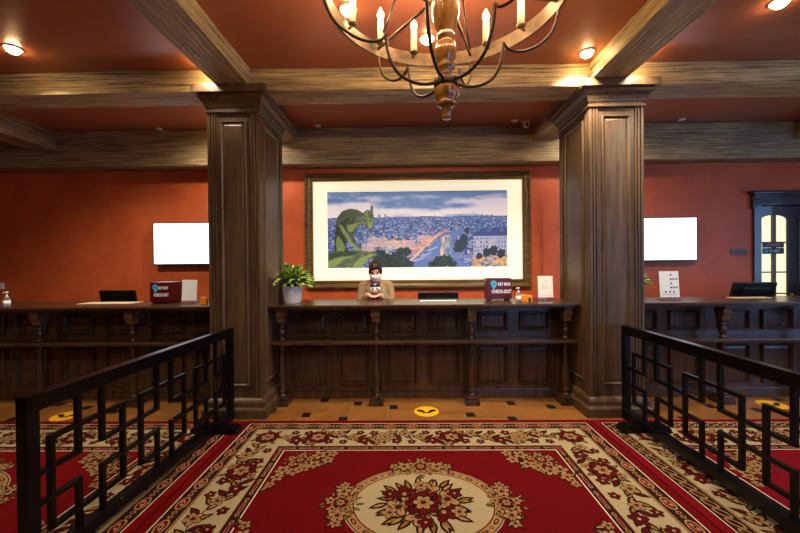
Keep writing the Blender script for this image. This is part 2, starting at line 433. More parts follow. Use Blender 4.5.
# ------------------------------------------------------------------ counters
TOPZ = 1.08
def counter(x0, x1, posts, label, desk):
    t = thing('reception_counter', ((x0 + x1) / 2, 4.1, 0), label, 'counter')
    FY = 3.98
    MB().box(x0, x1, FY, 4.26, .0, 1.035).build('body', M['counter'], t)
    tp = MB().box(x0, x1, 3.655, 4.30, 1.055, TOPZ, bev=.006); tp.box(x0, x1, 3.675, 4.28, 1.035, 1.056, bev=.006)
    tp.build('countertop', M['counter_top'], t)
    # moulding under the top, cornice
    MB().box(x0, x1, FY - .03, FY + .01, 1.0, 1.036, bev=.01).box(x0, x1, FY - .016, FY + .01, .98, 1.002, bev=.004).build('cornice', M['counter'], t)
    MB().box(x0, x1, 3.72, FY + .01, .655, .69, bev=.008).box(x0, x1, FY - .04, FY + .01, .63, .656, bev=.01).build('bag_shelf', M['counter_top'], t)
    MB().box(x0, x1, FY - .02, FY + .01, .0, .075, bev=.004).box(x0, x1, FY - .012, FY + .01, .074, .1, bev=.008).build('plinth', M['counter'], t)
    ps = sorted(posts)
    allp = [ps[0] - (ps[1] - ps[0])] + ps + [ps[-1] + (ps[1] - ps[0])]
    for a, b in zip(allp[:-1], allp[1:]):
        wdt = b - a
        m0, m1 = a + .1, b - .1
        mid = (m0 + m1) / 2
        for (p0, p1) in ((m0, mid - .065), (mid + .065, m1)):
            if p0 < x0 + .02 or p1 > x1 - .02: continue
            for (z0, z1) in ((.745, .965), (.15, .585)):
                p = MB(); panel_face(p, p0, p1, z0, z1, 'y', FY, -1, d=.026)
                p.build('panel', M['counter'], t)
    for px in ps:
        py = 3.80
        po = MB()
        po.box(px - .075, px + .075, 3.73, 3.90, 0, .06, bev=.005); po.box(px - .06, px + .06, 3.74, 3.88, .06, .09, bev=.012)
        po.lathe([(.042, .09), (.045, .1), (.03, .115), (.024, .13), (.036, .145), (.036, .155), (.024, .17), (.03, .2), (.036, .26), (.037, .32), (.03, .42), (.024, .52), (.02, .575), (.03, .585), (.03, .595), (.02, .605), (.034, .62), (.038, .635), (.03, .656)], (px, py, 0), 20)
        po.lathe([(.034, .69), (.038, .70), (.026, .712), (.02, .725), (.034, .75), (.038, .775), (.034, .80), (.018, .82), (.028, .83), (.028, .838), (.018, .845), (.026, .86), (.034, .885)], (px, py, 0), 20)
        po.build('turned_post', M['post_wood'], t)
        cb = MB()
        prof = [(3.86, 1.035), (3.72, 1.035), (3.72, 1.015), (3.735, 1.0), (3.735, .985), (3.742, .95), (3.756, .92), (3.76, .885), (3.84, .885), (3.85, .95)]
        n = len(prof)
        vs = [(px - .042, y, z) for y, z in prof] + [(px + .042, y, z) for y, z in prof]
        cb.add(vs, [list(range(n)), [n + k for k in range(n)][::-1]] + [[k, (k + 1) % n, n + (k + 1) % n, n + k] for k in range(n)])
        cb.box(px - .048, px + .048, 3.728, 3.87, .955, .972, bev=.004)
        cb.build('corbel', M['pale_wood'], t)  # corbel lighter than the post, its lit look put into the wood colour
    if desk:
        MB().box(desk[0], desk[1], 4.262, 4.62, .72, .75, bev=.004).box(desk[0], desk[0] + .03, 4.262, 4.6, 0, .72).box(desk[1] - .03, desk[1], 4.262, 4.6, 0, .72).build('rear_desk', M['counter_top'], t)
    return t
counter(-1.42, 1.78, [-1.33, -.316, .70, 1.70], 'central dark panelled reception counter between the two columns', (.0, 1.75))
counter(X0 + .05, -1.98, [-4.99, -3.97, -2.95], 'left dark panelled reception counter running out of frame to the left', (-4.6, -2.2))
counter(2.34, X1 - .05, [3.35, 4.36, 5.37], 'right dark panelled reception counter leading toward the glazed door', (2.8, 4.9))

# ------------------------------------------------------------------ picture
def picture():
    a = atY(304, 173.5, WALL - .06); b = atY(531.5, 287, WALL - .06)
    cz = (a.z + b.z) / 2; cx = (a.x + b.x) / 2; W = (b.x - a.x) / 2; H = (a.z - b.z) / 2
    x0, x1, z0, z1 = cx - W, cx + W, cz - H, cz + H
    t = thing('framed_picture', (cx, WALL - .01, z0), 'large framed city panorama with stone creature on the red back wall', 'picture')
    Y = WALL - .005
    fr = MB()
    fr.rect_ring(x0, x1, z0, z1, [(0, 0), (0, .05), (.008, .06), (.03, .062), (.04, .05), (.07, .04), (.085, .045), (.1, .045), (.106, .034), (.118, .034), (.118, 0)], 0, 'y', Y, -1)
    fr.build('frame', M['frame'], t)
    MB().rect_ring(x0 + .104, x1 - .104, z0 + .104, z1 - .104, [(0, .03), (0, .04), (.012, .04), (.014, .026)], 0, 'y', Y, -1).build('gilt_slip', M['gold'], t)
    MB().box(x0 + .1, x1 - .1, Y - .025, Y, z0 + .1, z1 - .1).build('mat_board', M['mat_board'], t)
    p = atY(327.3, 191.7, Y - .03); q = atY(507.5, 267, Y - .03)
    px0, px1 = p.x, q.x; pz1, pz0 = (p.z + atY(507.5, 190.7, Y - .03).z) / 2, (q.z + atY(327.3, 267.4, Y - .03).z) / 2
    NX, NZ = 540, 228
    img = paint(NX, NZ)
    xs = np.linspace(px0, px1, NX); zs = np.linspace(pz1, pz0, NZ)
    off = t.location
    X, Z = np.meshgrid(xs - off.x, zs - off.z)
    V = np.stack([X.ravel(), np.full(NX * NZ, Y - .0265 - off.y), Z.ravel()], 1).astype(np.float32)
    i, j = np.meshgrid(np.arange(NX - 1), np.arange(NZ - 1))
    a0 = (j * NX + i).ravel()
    Fc = np.stack([a0, a0 + NX, a0 + NX + 1, a0 + 1], 1).astype(np.int32)
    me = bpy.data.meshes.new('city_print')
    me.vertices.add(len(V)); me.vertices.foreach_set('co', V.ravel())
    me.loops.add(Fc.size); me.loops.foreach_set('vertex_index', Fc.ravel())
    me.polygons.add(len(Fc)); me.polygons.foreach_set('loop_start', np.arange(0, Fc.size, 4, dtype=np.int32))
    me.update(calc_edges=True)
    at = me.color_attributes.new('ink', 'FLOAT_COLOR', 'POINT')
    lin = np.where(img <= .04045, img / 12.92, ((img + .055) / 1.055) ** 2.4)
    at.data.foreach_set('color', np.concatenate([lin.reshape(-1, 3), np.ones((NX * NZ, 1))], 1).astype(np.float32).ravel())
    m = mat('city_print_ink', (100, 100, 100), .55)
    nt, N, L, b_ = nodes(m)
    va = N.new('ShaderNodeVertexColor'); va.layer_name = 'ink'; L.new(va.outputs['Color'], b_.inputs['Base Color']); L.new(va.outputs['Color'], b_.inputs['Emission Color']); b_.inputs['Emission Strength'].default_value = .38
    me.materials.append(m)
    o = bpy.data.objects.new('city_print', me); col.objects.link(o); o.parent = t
    # thickness of the print sheet
    MB().box(px0 - .004, px1 + .004, Y - .026, Y - .024, pz0 - .004, pz1 + .004).build('mat_bevel', M['paper'], t)

def paint(NX, NZ):
    """dusk city panorama with a crouching horned stone beast; units: 180 wide x 76 high, y down"""
    rs = np.random.RandomState(3)
    x = np.linspace(0, 180, NX)[None, :].repeat(NZ, 0); y = np.linspace(0, 76, NZ)[:, None].repeat(NX, 1)
    def vn(sx, sy, seed):
        r = np.random.RandomState(seed); gx = int(180 / sx) + 3; gy = int(76 / sy) + 3
        g = r.rand(gy, gx); u = x / sx; v = y / sy
        iu = u.astype(int); iv = v.astype(int); fu = u - iu; fv = v - iv
        fu = fu * fu * (3 - 2 * fu); fv = fv * fv * (3 - 2 * fv)
        return (g[iv, iu] * (1 - fu) + g[iv, iu + 1] * fu) * (1 - fv) + (g[iv + 1, iu] * (1 - fu) + g[iv + 1, iu + 1] * fu) * fv
    def C(*c): return np.array(c) / 255.
    img = np.zeros((NZ, NX, 3))
    def mix(mask, c, a=1.):
        nonlocal img
        k = (mask * a)[..., None]
        img = img * (1 - k) + np.asarray(c) * k
    def poly(pts):
        m = np.zeros(x.shape, bool); n = len(pts)
        for i in range(n):
            x1, y1 = pts[i]; x2, y2 = pts[(i + 1) % n]
            if y1 == y2: continue
            c = ((y1 > y) != (y2 > y)) & (x < (x2 - x1) * (y - y1) / (y2 - y1) + x1)
            m ^= c
        return m.astype(float)
    cl = .6 * vn(34, 5, 1) + .3 * vn(12, 3, 2) + .1 * vn(4, 2, 9)
    sky = C(112, 150, 208)[None, None] * np.ones((NZ, NX, 1))
    img = sky.copy()
    bright = np.clip((cl - .38) * 3.2 + (y - 8) / 22, 0, 1)
    mix(bright, C(232, 226, 240))
    mix(np.clip((vn(40, 4, 5) - .55) * 3, 0, 1) * (y < 14), C(86, 122, 180), .8)
    mix(np.clip(1 - abs(y - 22) / 5, 0, 1), C(250, 232, 232), .5)
    hz = 25.5 + 1.2 * vn(20, 76, 4) - .8
    city = (y > hz).astype(float)
    dep = np.clip((y - 25) / 50, 0, 1)
    base = C(84, 118, 184) * (1 - dep[..., None]) + C(60, 78, 140) * dep[..., None]
    img = img * (1 - city[..., None]) + base * city[..., None]
    # many little roofs and walls, growing toward the viewer
    for k in range(5200):
        v = 26 + 50 * rs.rand() ** 1.5; s_ = .35 + (v - 26) / 50 * 1.5
        u = rs.rand() * 180; w_ = s_ * (1 + 2.2 * rs.rand()); h_ = s_ * (.5 + .8 * rs.rand())
        sh = rs.rand()
        c = C(44, 66, 128) if sh < .33 else (C(124, 158, 212) if sh < .62 else (C(170, 180, 214) if sh < .8 else (C(76, 100, 168) if sh < .94 else C(244, 190, 140))))
        i0, i1 = int(u / 180 * NX), int((u + w_) / 180 * NX) + 1; j0, j1 = int(v / 76 * NZ), int((v + h_) / 76 * NZ) + 1
        img[j0:j1, i0:i1] = img[j0:j1, i0:i1] * .35 + c * .65
    # bright terraces left-centre
    for (u0, u1, v0, v1) in ((40, 58, 46, 55), (58, 88, 49, 58), (90, 104, 44, 50), (34, 46, 52, 60)):
        mix(((x > u0) & (x < u1) & (y > v0) & (y < v1)).astype(float), C(214, 190, 196), .75)
        mix(((x > u0) & (x < u1) & (y > v0 + 1) & (y < v1) & (np.sin(x * 4.2) > .2) & (np.sin(y * 3.4) > 0)).astype(float), C(96, 86, 140), .6)
    for k in range(70):
        u = 30 + 75 * rs.rand(); v = 44 + 22 * rs.rand(); d2 = ((x - u) ** 2 + ((y - v) * 1.3) ** 2)
        mix(np.exp(-d2 / (.8 + 1.5 * rs.rand())), C(255, 190, 120), .8)
    # boulevards with lights
    def glow(p, q, w_, c, a):
        px, py = p; qx, qy = q; t = np.clip(((x - px) * (qx - px) + (y - py) * (qy - py)) / ((qx - px) ** 2 + (qy - py) ** 2), 0, 1)
        d = np.hypot(x - px - t * (qx - px), y - py - t * (qy - py)); wd = w_ * (1 - .75 * t)
        mix(np.exp(-(d / wd) ** 2), c, a)
    glow((72, 74), (118, 38), 8, C(160, 120, 176), .5)
    glow((84, 60), (122, 38), 3.4, C(255, 176, 130), .55)
    glow((80, 72), (112, 42), 1.1, C(255, 216, 160), .75)
    # river
    riv = poly([(84, 76), (104, 54), (113, 46), (124, 41), (142, 37), (144, 39), (131, 44), (126, 50), (128, 60), (140, 76)])
    mix(riv, C(88, 122, 190))
    mix(riv * (x > 113) * (x < 124) * (y > 44) * np.clip(vn(1.5, 6, 8) * 1.5 - .2, 0, 1), C(250, 200, 140), .8)
    for (u, v, n_) in ((104, 62, 12), (100, 66, 14), (110, 56, 10)):
        mix(poly([(u - n_, v + 3), (u, v - 1), (u + 1, v), (u - n_ + 2, v + 4.4)]), C(150, 170, 214), .9)
    mix(poly([(96, 65), (150, 63.5), (180, 66), (180, 68), (96, 67.5)]), C(120, 124, 190), .9)
    # trees between river and right building
    for (u, v, r_) in ((134, 53, 6), (137, 47, 4), (131, 58, 5), (140, 40, 3)):
        n = vn(1.6, 1.6, 12)
        mix((np.hypot(x - u, (y - v) * 1.1) < r_ * (.75 + .5 * n)).astype(float), C(44, 66, 88) , .95)
    # right palace block
    mix(poly([(146, 46), (146, 64), (180, 64), (180, 44), (172, 40), (152, 41)]), C(158, 166, 204))
    mix(poly([(144, 45.5), (151, 38), (180, 36.5), (180, 45.5)]), C(56, 84, 146))
    for (u) in (148, 160, 172): mix(poly([(u, 41), (u + 1.2, 36), (u + 4, 36), (u + 5, 41)]), C(84, 112, 170))
    win_ = (x > 147) & (x < 179) & (y > 47.5) & (y < 63) & (np.mod(x, 3.0) < 1.3) & (np.mod(y, 4.2) < 2.4)
    mix(win_.astype(float), C(60, 70, 120), .85)
    mix((win_ & (vn(3, 4.2, 31) > .72)).astype(float), C(255, 200, 130), .9)
    mix(((x > 144) & (y > 64)).astype(float) * np.clip(vn(3, 2, 15) * 1.6 - .2, 0, 1), C(238, 178, 90), .8)
    for (u, v, r_) in ((160, 62, 4.5), (166, 60, 5), (174, 63, 4.5), (152, 65, 3.4)):
        mix((np.hypot(x - u, (y - v)) < r_ * (.7 + .5 * vn(1.5, 1.5, 18))).astype(float), C(38, 58, 74), .95)
    # dark trees along the bottom
    for (u, v, r_) in ((52, 66, 8), (60, 70, 9), (70, 68, 9), (78, 72, 7), (66, 76, 12), (50, 74, 9), (79, 60, 5), (74, 60, 5), (112, 71, 7), (119, 70, 7), (106, 75, 6), (125, 74, 5)):
        n = vn(1.7, 1.7, 22)
        mk = (np.hypot(x - u, (y - v) * 1.1) < r_ * (.72 + .5 * n)).astype(float)
        mix(mk, C(40, 62, 70), .97); mix(mk * np.clip(vn(1.1, 1.1, 29) * 2 - 1.1, 0, 1), C(84, 120, 112), .7)
    # distant towers on the skyline
    for (u, h_) in ((52, 3.4), (58, 3.6), (61, 1.6), (150, 1.8), (155, 2.4), (160, 1.6), (165, 2.2), (133, 1.4), (108, 1.6)):
        mix(((abs(x - u) < .8) & (y > 26 - h_) & (y < 28)).astype(float), C(96, 124, 184))
    # crouching stone beast
    def zp(pts): return [((a - 118) / 4.27, (b - 115) / 4.27) for a, b in pts]
    n1 = vn(2.2, 2.2, 40) * .5 + vn(1., 1., 41) * .5
    ledge = poly(zp([(116, 372), (200, 362), (262, 366), (300, 372), (332, 380), (318, 398), (290, 404), (262, 438), (116, 438)]))
    stone = (C(64, 80, 72) * (1 - n1[..., None]) + C(126, 144, 100) * n1[..., None])
    img = img * (1 - ledge[..., None]) + stone * ledge[..., None]
    for pts in ([(118, 412), (170, 394), (232, 390), (190, 402), (150, 432), (118, 436)], [(222, 436), (246, 404), (300, 380), (326, 384), (290, 398), (262, 436)]):
        mix(poly(zp(pts)), C(150, 182, 96), .75)
    mix(poly(zp([(118, 378), (200, 368), (262, 370), (228, 384), (160, 392), (118, 406)])), C(50, 72, 62), .75)
    body = poly(zp([(146, 372), (146, 320), (152, 262), (160, 222), (182, 196), (214, 186), (246, 190), (270, 204), (280, 196), (290, 190), (300, 196), (306, 168), (314, 176), (314, 206), (318, 226), (314, 252), (308, 272), (294, 280), (284, 266), (268, 252), (248, 262), (236, 282), (228, 298), (238, 330), (262, 360), (246, 368), (228, 350), (212, 322), (202, 316), (196, 340), (204, 372)]))
    img = img * (1 - body[..., None]) + stone * (.6 + .5 * np.clip((x - 12) / 30, 0, 1) * (.7 + .6 * n1))[..., None] * body[..., None]
    mix(poly(zp([(160, 226), (182, 198), (214, 188), (246, 194), (262, 210), (240, 222), (200, 226), (176, 244), (158, 270)])), C(88, 98, 78), .8)
    for pts in ([(164, 256), (176, 252), (202, 290), (226, 330), (256, 360), (244, 366), (214, 336), (186, 296)], [(200, 256), (236, 250), (262, 244), (240, 262), (222, 288), (206, 284)],
                [(290, 222), (312, 232), (310, 262), (298, 274), (288, 256)], [(152, 330), (160, 300), (180, 322), (194, 352), (186, 370), (156, 368)]):
        mix(poly(zp(pts)), C(146, 176, 104), .7)
    mix(poly(zp([(172, 300), (182, 296), (196, 330), (190, 346)])), C(48, 62, 50), .8)
    mix(poly(zp([(298, 236), (306, 236), (304, 244), (297, 243)])), C(34, 44, 36), .9)
    mix(poly(zp([(276, 200), (290, 192), (296, 212), (286, 228)])), C(126, 168, 90), .8)
    lum = img.mean(2, keepdims=True); img = np.clip((img - lum) * .85 + lum, 0, 1)
    img = img ** 1.12; img = np.clip(img, 0, 1)
    return img
picture()

# ------------------------------------------------------------------ rugs
RC = {'red': 0, 'cream': 1, 'dark': 2, 'tan': 3, 'wine': 4, 'white': 5, 'olive': 6, 'pink': 7}
def rug_mats(red, tag_):
    def p(nm, c, c2): 
        return noisy(mat(nm + tag_, c, .95, spec=.1), c, c2, nscale=120, detail=2, bump=.3)
    return [p('rug_red', red, tuple(int(v * .86) for v in red)), p('rug_cream', (158, 144, 110), (142, 127, 95)), p('rug_dark', (34, 14, 12), (46, 20, 16)),
            p('rug_tan', (150, 118, 78), (132, 100, 62)), p('rug_wine', (84, 8, 12), (70, 6, 10)), p('rug_white', (208, 190, 160), (194, 174, 144)),
            p('rug_olive', (132, 96, 34), (108, 78, 28)), p('rug_pink', (170, 110, 88), (150, 92, 74))]
TH = .012; LZ = .0004
class Rug:
    def __init__(s, seed): s.mb = MB(); s.r = random.Random(seed)
    def P(s, pts, c, lay): s.mb.add([(x, y, TH + lay * LZ) for x, y in pts], [list(range(len(pts)))], RC[c])
    def blob(s, x, y, rx, ry, ang, c, lay, n=12):
        ca, sa = math.cos(ang), math.sin(ang)
        s.P([(x + rx * math.cos(t) * ca - ry * math.sin(t) * sa, y + rx * math.cos(t) * sa + ry * math.sin(t) * ca) for t in [2 * PI * k / n for k in range(n)]], c, lay)
    def leaf(s, x, y, L, w, ang, c1='dark', c2='olive', lay=4):
        ca, sa = math.cos(ang), math.sin(ang)
        def sh(L, w, o=0):
            q = []
            for t in (0, .12, .3, .5, .75, 1): q.append((o + t * L, w * math.sin(PI * t ** .8) * .5))
            for t in (.75, .5, .3, .12): q.append((o + t * L, -w * math.sin(PI * t ** .8) * .5))
            return [(x + u * ca - v * sa, y + u * sa + v * ca) for u, v in q]
        s.P(sh(L, w), c1, lay)
        if c2: s.P(sh(L * .62, w * .42, L * .17), c2, lay + 1)
    def flower(s, x, y, r, c='tan', ctr='wine', n=5, lay=6, out='dark', a0=None):
        a0 = s.r.random() * 6 if a0 is None else a0
        for k in range(n):
            a = a0 + 2 * PI * k / n
            s.blob(x + r * .56 * math.cos(a), y + r * .56 * math.sin(a), r * .5, r * .40, a, out, lay)
        for k in range(n):
            a = a0 + 2 * PI * k / n
            s.blob(x + r * .56 * math.cos(a), y + r * .56 * math.sin(a), r * .40, r * .29, a, c, lay + 1)
            s.blob(x + r * .42 * math.cos(a), y + r * .42 * math.sin(a), r * .14, r * .05, a, out, lay + 2, 6)
        s.blob(x, y, r * .27, r * .27, 0, out, lay + 2, 10); s.blob(x, y, r * .19, r * .19, 0, ctr, lay + 3, 10)
    def bigflower(s, x, y, r, c='wine', c2='tan', lay=6):
        s.flower(x, y, r, c, c2, 8, lay); s.flower(x, y, r * .6, c2 if c == 'wine' else c, 'wine', 6, lay + 3, 'dark')
    def stem(s, pts, w=.006, c='dark', lay=3):
        n = len(pts)
        for i in range(n - 1):
            (x1, y1), (x2, y2) = pts[i], pts[i + 1]; d = math.hypot(x2 - x1, y2 - y1) or 1; nx, ny = -(y2 - y1) / d * w / 2, (x2 - x1) / d * w / 2
            s.P([(x1 - nx, y1 - ny), (x2 - nx, y2 - ny), (x2 + nx, y2 + ny), (x1 + nx, y1 + ny)], c, lay)
    def frame(s, hx, hy, w, c, lay):
        z = TH + lay * LZ
        v = [(-hx, -hy, z), (hx, -hy, z), (hx, hy, z), (-hx, hy, z), (-hx + w, -hy + w, z), (hx - w, -hy + w, z), (hx - w, hy - w, z), (-hx + w, hy - w, z)]
        s.mb.add(v, [[k, (k + 1) % 4, 4 + (k + 1) % 4, 4 + k] for k in range(4)], RC[c])
    def bouquet(s, x, y, R_, n, lay=4, cols=('tan', 'tan', 'wine'), sq=1, leafy=16):
        for k in range(leafy):
            a = 2 * PI * k / leafy + s.r.uniform(-.15, .15); q = R_ * s.r.uniform(.55, .72)
            s.leaf(x + q * math.cos(a), y + q * math.sin(a) * sq, R_ * .42, R_ * .17, math.atan2(math.sin(a) * sq, math.cos(a)) + s.r.uniform(-.4, .4), 'dark', 'tan' if k % 2 else 'olive', lay)
        for k in range(n):
            a = 2 * PI * k / n + .3; q = R_ * .52
            s.flower(x + q * math.cos(a), y + q * math.sin(a) * sq, R_ * .27, cols[k % len(cols)], 'wine' if cols[k % len(cols)] == 'tan' else 'tan', 5, lay + 2)
        for k in range(n):
            a = 2 * PI * (k + .5) / n + .3; q = R_ * .3
            s.flower(x + q * math.cos(a), y + q * math.sin(a) * sq, R_ * .18, cols[(k + 2) % len(cols)], 'cream', 5, lay + 3)
        s.bigflower(x, y, R_ * .36, 'wine', 'tan', lay + 5)

def side_iter(hx, hy):
    """four sides: origin, direction, normal inward, length"""
    return (((-hx, hy), (1, 0), (0, -1), 2 * hx), ((hx, hy), (0, -1), (-1, 0), 2 * hy), ((hx, -hy), (-1, 0), (0, 1), 2 * hx), ((-hx, -hy), (0, 1), (1, 0), 2 * hy))

def make_rug(cx, cy, W, D, red, seed, label, chain=False, ch=0):
    g = Rug(seed); hx, hy = W / 2, D / 2
    g.mb.box(-hx, hx, -hy, hy, .001, TH, RC['red'])
    e = .064; ga = .10; cr = .29; gb = .058
    g.frame(hx - e, hy - e, .007, 'white', 1)
    g.frame(hx - e - .007, hy - e - .007, ga, 'dark', 1)
    a = e + .007 + ga
    g.frame(hx - a, hy - a, .007, 'tan', 1)
    g.frame(hx - a - .007, hy - a - .007, .006, 'wine', 1)
    a2 = a + .013
    g.frame(hx - a2, hy - a2, cr, 'cream', 1)
    b = a2 + cr
    g.frame(hx - b, hy - b, .007, 'wine', 1)
    g.frame(hx - b - .007, hy - b - .007, gb, 'dark', 1)
    c = b + .007 + gb
    g.frame(hx - c, hy - c, .008, 'white', 1)
    # outer guard motifs
    def run(inset, step, fn):
        qx, qy = hx - inset, hy - inset
        for (o, d, nn, L) in side_iter(qx, qy):
            n = max(2, round(L / step)); st = L / n
            for k in range(n):
                t = (k + .5) * st
                fn(o[0] + d[0] * t, o[1] + d[1] * t, math.atan2(d[1], d[0]), k, nn)
    gm = e + .007 + ga / 2
    if chain:
        def f(x, y, a_, k, nn):
            g.blob(x, y, .052, .028, a_ + .5, 'tan', 2, 10); g.blob(x, y, .038, .016, a_ + .5, 'dark', 3, 10)
        run(gm, .085, f)
    else:
        def f(x, y, a_, k, nn):
            if k % 2 == 0:
                g.blob(x, y, .062, .036, a_, 'tan', 2, 12); g.blob(x, y, .05, .026, a_, 'wine', 3, 12)
                g.blob(x, y, .034, .015, a_ + .3, 'pink', 4, 8); g.blob(x, y, .012, .01, a_, 'dark', 5, 6)
            else:
                dx, dy = math.cos(a_), math.sin(a_)
                g.blob(x - dx * .018, y - dy * .018, .015, .018, a_, 'tan', 2, 6); g.blob(x + dx * .018, y + dy * .018, .015, .018, a_, 'tan', 2, 6)
                g.blob(x - dx * .018, y - dy * .018, .008, .01, a_, 'dark', 3, 6); g.blob(x + dx * .018, y + dy * .018, .008, .01, a_, 'dark', 3, 6)
        run(gm, .10, f)
    def f2(x, y, a_, k, nn):
        if k % 3 == 0: g.blob(x, y, .06, .012, a_, 'pink', 2, 8); g.blob(x, y, .05, .007, a_, 'wine', 3, 8)
        else: g.blob(x, y, .02, .014, a_, 'tan', 2, 6); g.blob(x, y, .011, .007, a_, 'dark', 3, 6)
    run(b + .007 + gb / 2, .065, f2)
    # vine on the cream band
    vm = a2 + cr / 2
    qx, qy = hx - vm, hy - vm
    for (o, d, nn, L) in side_iter(qx, qy):
        ang = math.atan2(d[1], d[0]); n = max(2, round((L - .3) / .62)); st = (L - .3) / n
        def W2(t, v): return (o[0] + d[0] * t + nn[0] * v, o[1] + d[1] * t + nn[1] * v)
        pts = [W2(.15 + st * n * i / (24 * n), .055 * math.sin(2 * PI * i / 24)) for i in range(24 * n + 1)]
        g.stem(pts, .008)
        for k in range(n):
            t0 = .15 + k * st
            for q in range(16):
                t = t0 + st * (q + .5) / 16; v = .055 * math.sin(2 * PI * (q + .5) / 16); sg = 1 if q % 2 else -1
                x, y = W2(t, v); g.leaf(x, y, .115, .05, ang + sg * (.8 + g.r.uniform(-.25, .25)), 'dark', ('olive', 'wine', 'tan')[q % 3], 3)
            x, y = W2(t0 + st * .5, 0.0)
            if k % 2 == 0 or n < 3:
                g.bigflower(x, y, .105, 'wine', 'tan', 6)
                for q in range(6): g.leaf(x + .085 * math.cos(q * 1.05 + .4), y + .085 * math.sin(q * 1.05 + .4), .07, .034, q * 1.05 + .4, 'dark', 'olive', 4)
            else: g.bigflower(x, y, .085, 'tan', 'tan', 6)
            for (tt, vv, r_, cc) in ((.2, .06, .058, 'wine'), (.8, -.06, .058, 'tan'), (.03, .0, .05, 'tan'), (.33, -.07, .045, 'wine'), (.68, .07, .045, 'wine'), (.12, -.08, .038, 'wine'), (.42, .09, .04, 'tan'), (.58, -.09, .04, 'tan'), (.9, .08, .038, 'wine')):
                x, y = W2(t0 + st * tt, vv); g.flower(x, y, r_, cc, 'cream' if cc == 'wine' else 'wine', 5, 6)
    for sx in (-1, 1):
        for sy in (-1, 1):
            g.bigflower(sx * qx, sy * qy, .10, 'wine', 'tan', 7)
            for q in range(7): g.leaf(sx * qx + .08 * math.cos(q * .9), sy * qy + .08 * math.sin(q * .9), .07, .034, q * .9, 'dark', 'olive', 5)
            # corner bouquet inside the field
            X, Y = sx * (hx - c - .008), sy * (hy - c - .008)
            def C_(u, v): return (X - sx * u, Y - sy * v)
            g.bouquet(*C_(.17, .14), .135, 5, 3, ('tan', 'tan', 'tan'), .9, 12)
            for (u, v, r_) in ((.30, .07, .06), (.38, .14, .05), (.40, .05, .045), (.08, .27, .06), (.16, .29, .055), (.07, .36, .05), (.29, .20, .055), (.05, .44, .036), (.23, .25, .045)):
                x, y = C_(u, v); g.leaf(x, y, .10, .045, g.r.uniform(0, 6), 'dark', 'tan', 3); g.leaf(x, y, .09, .04, g.r.uniform(0, 6), 'wine', None, 3)
                g.flower(x, y, r_, 'tan', 'wine', 5, 6)
    # medallion
    rx, ry = .50, .385
    n = 72
    def E(r1, r2, col_, lay): g.P([(r1 * math.cos(2 * PI * k / n), r2 * math.sin(2 * PI * k / n)) for k in range(n)], col_, lay)
    E(rx, ry, 'cream', 1); E(rx - .007, ry - .007, 'dark', 2); E(rx - .013, ry - .013, 'tan', 3)
    E(rx - .062, ry - .062, 'wine', 4); E(rx - .07, ry - .07, 'cream', 5)
    for k in range(40):
        a_ = 2 * PI * k / 40; x, y = (rx - .038) * math.cos(a_), (ry - .038) * math.sin(a_); t = math.atan2((ry) * math.cos(a_), -(rx) * math.sin(a_))
        if k % 2: g.blob(x, y, .03, .014, t, 'dark', 5, 8); g.blob(x, y, .016, .006, t, 'pink', 6, 8)
        else: g.blob(x, y, .012, .012, t, 'dark', 5, 6); g.blob(x, y, .007, .007, t, 'tan', 6, 6)
    g.bouquet(0, 0, .31, 6, 7, ('tan', 'tan', 'wine'), .76, 26)
    for k in range(6):
        a_ = 2 * PI * k / 6 + .55; g.flower(.24 * math.cos(a_), .17 * math.sin(a_), .05, 'tan' if k % 2 else 'wine', 'wine' if k % 2 else 'tan', 5, 12)
    for (x, y) in ((rx + .015, 0), (-rx - .015, 0), (0, ry + .01), (0, -ry - .01)):
        g.bouquet(x, y, .135, 5, 6, ('tan', 'tan', 'tan'), 1, 14)
        dx, dy = (0, .11) if y == 0 else (.12, 0)
        for s_ in (-1, 1):
            g.flower(x + dx * s_, y + dy * s_, .055, 'tan', 'wine', 5, 10); g.flower(x + dx * s_ * 1.6, y + dy * s_ * 1.6, .036, 'tan', 'wine', 5, 10)
            for q in range(5): g.leaf(x + dx * s_ * 1.3, y + dy * s_ * 1.3, .09, .036, q * 1.25 + .3, 'dark', 'tan', 7)
    o = g.mb.build('patterned_rug', rug_mats(red, '_' + str(seed)))
    o.location = (cx, cy, 0); o['label'] = label; o['category'] = 'rug'
    return o
RED = (94, 4, 9)
make_rug(.10, 2.20, 3.255, 2.35, RED, 11, 'red floral rug with cream medallion in the aisle between the black railings')
make_rug(-3.165, 2.20, 3.255, 2.35, (104, 5, 10), 12, 'red floral rug left of the left black railing')
make_rug(3.365, 2.20, 3.255, 2.35, (108, 7, 20), 13, 'crimson floral rug with lattice edge right of the right black railing', chain=True)

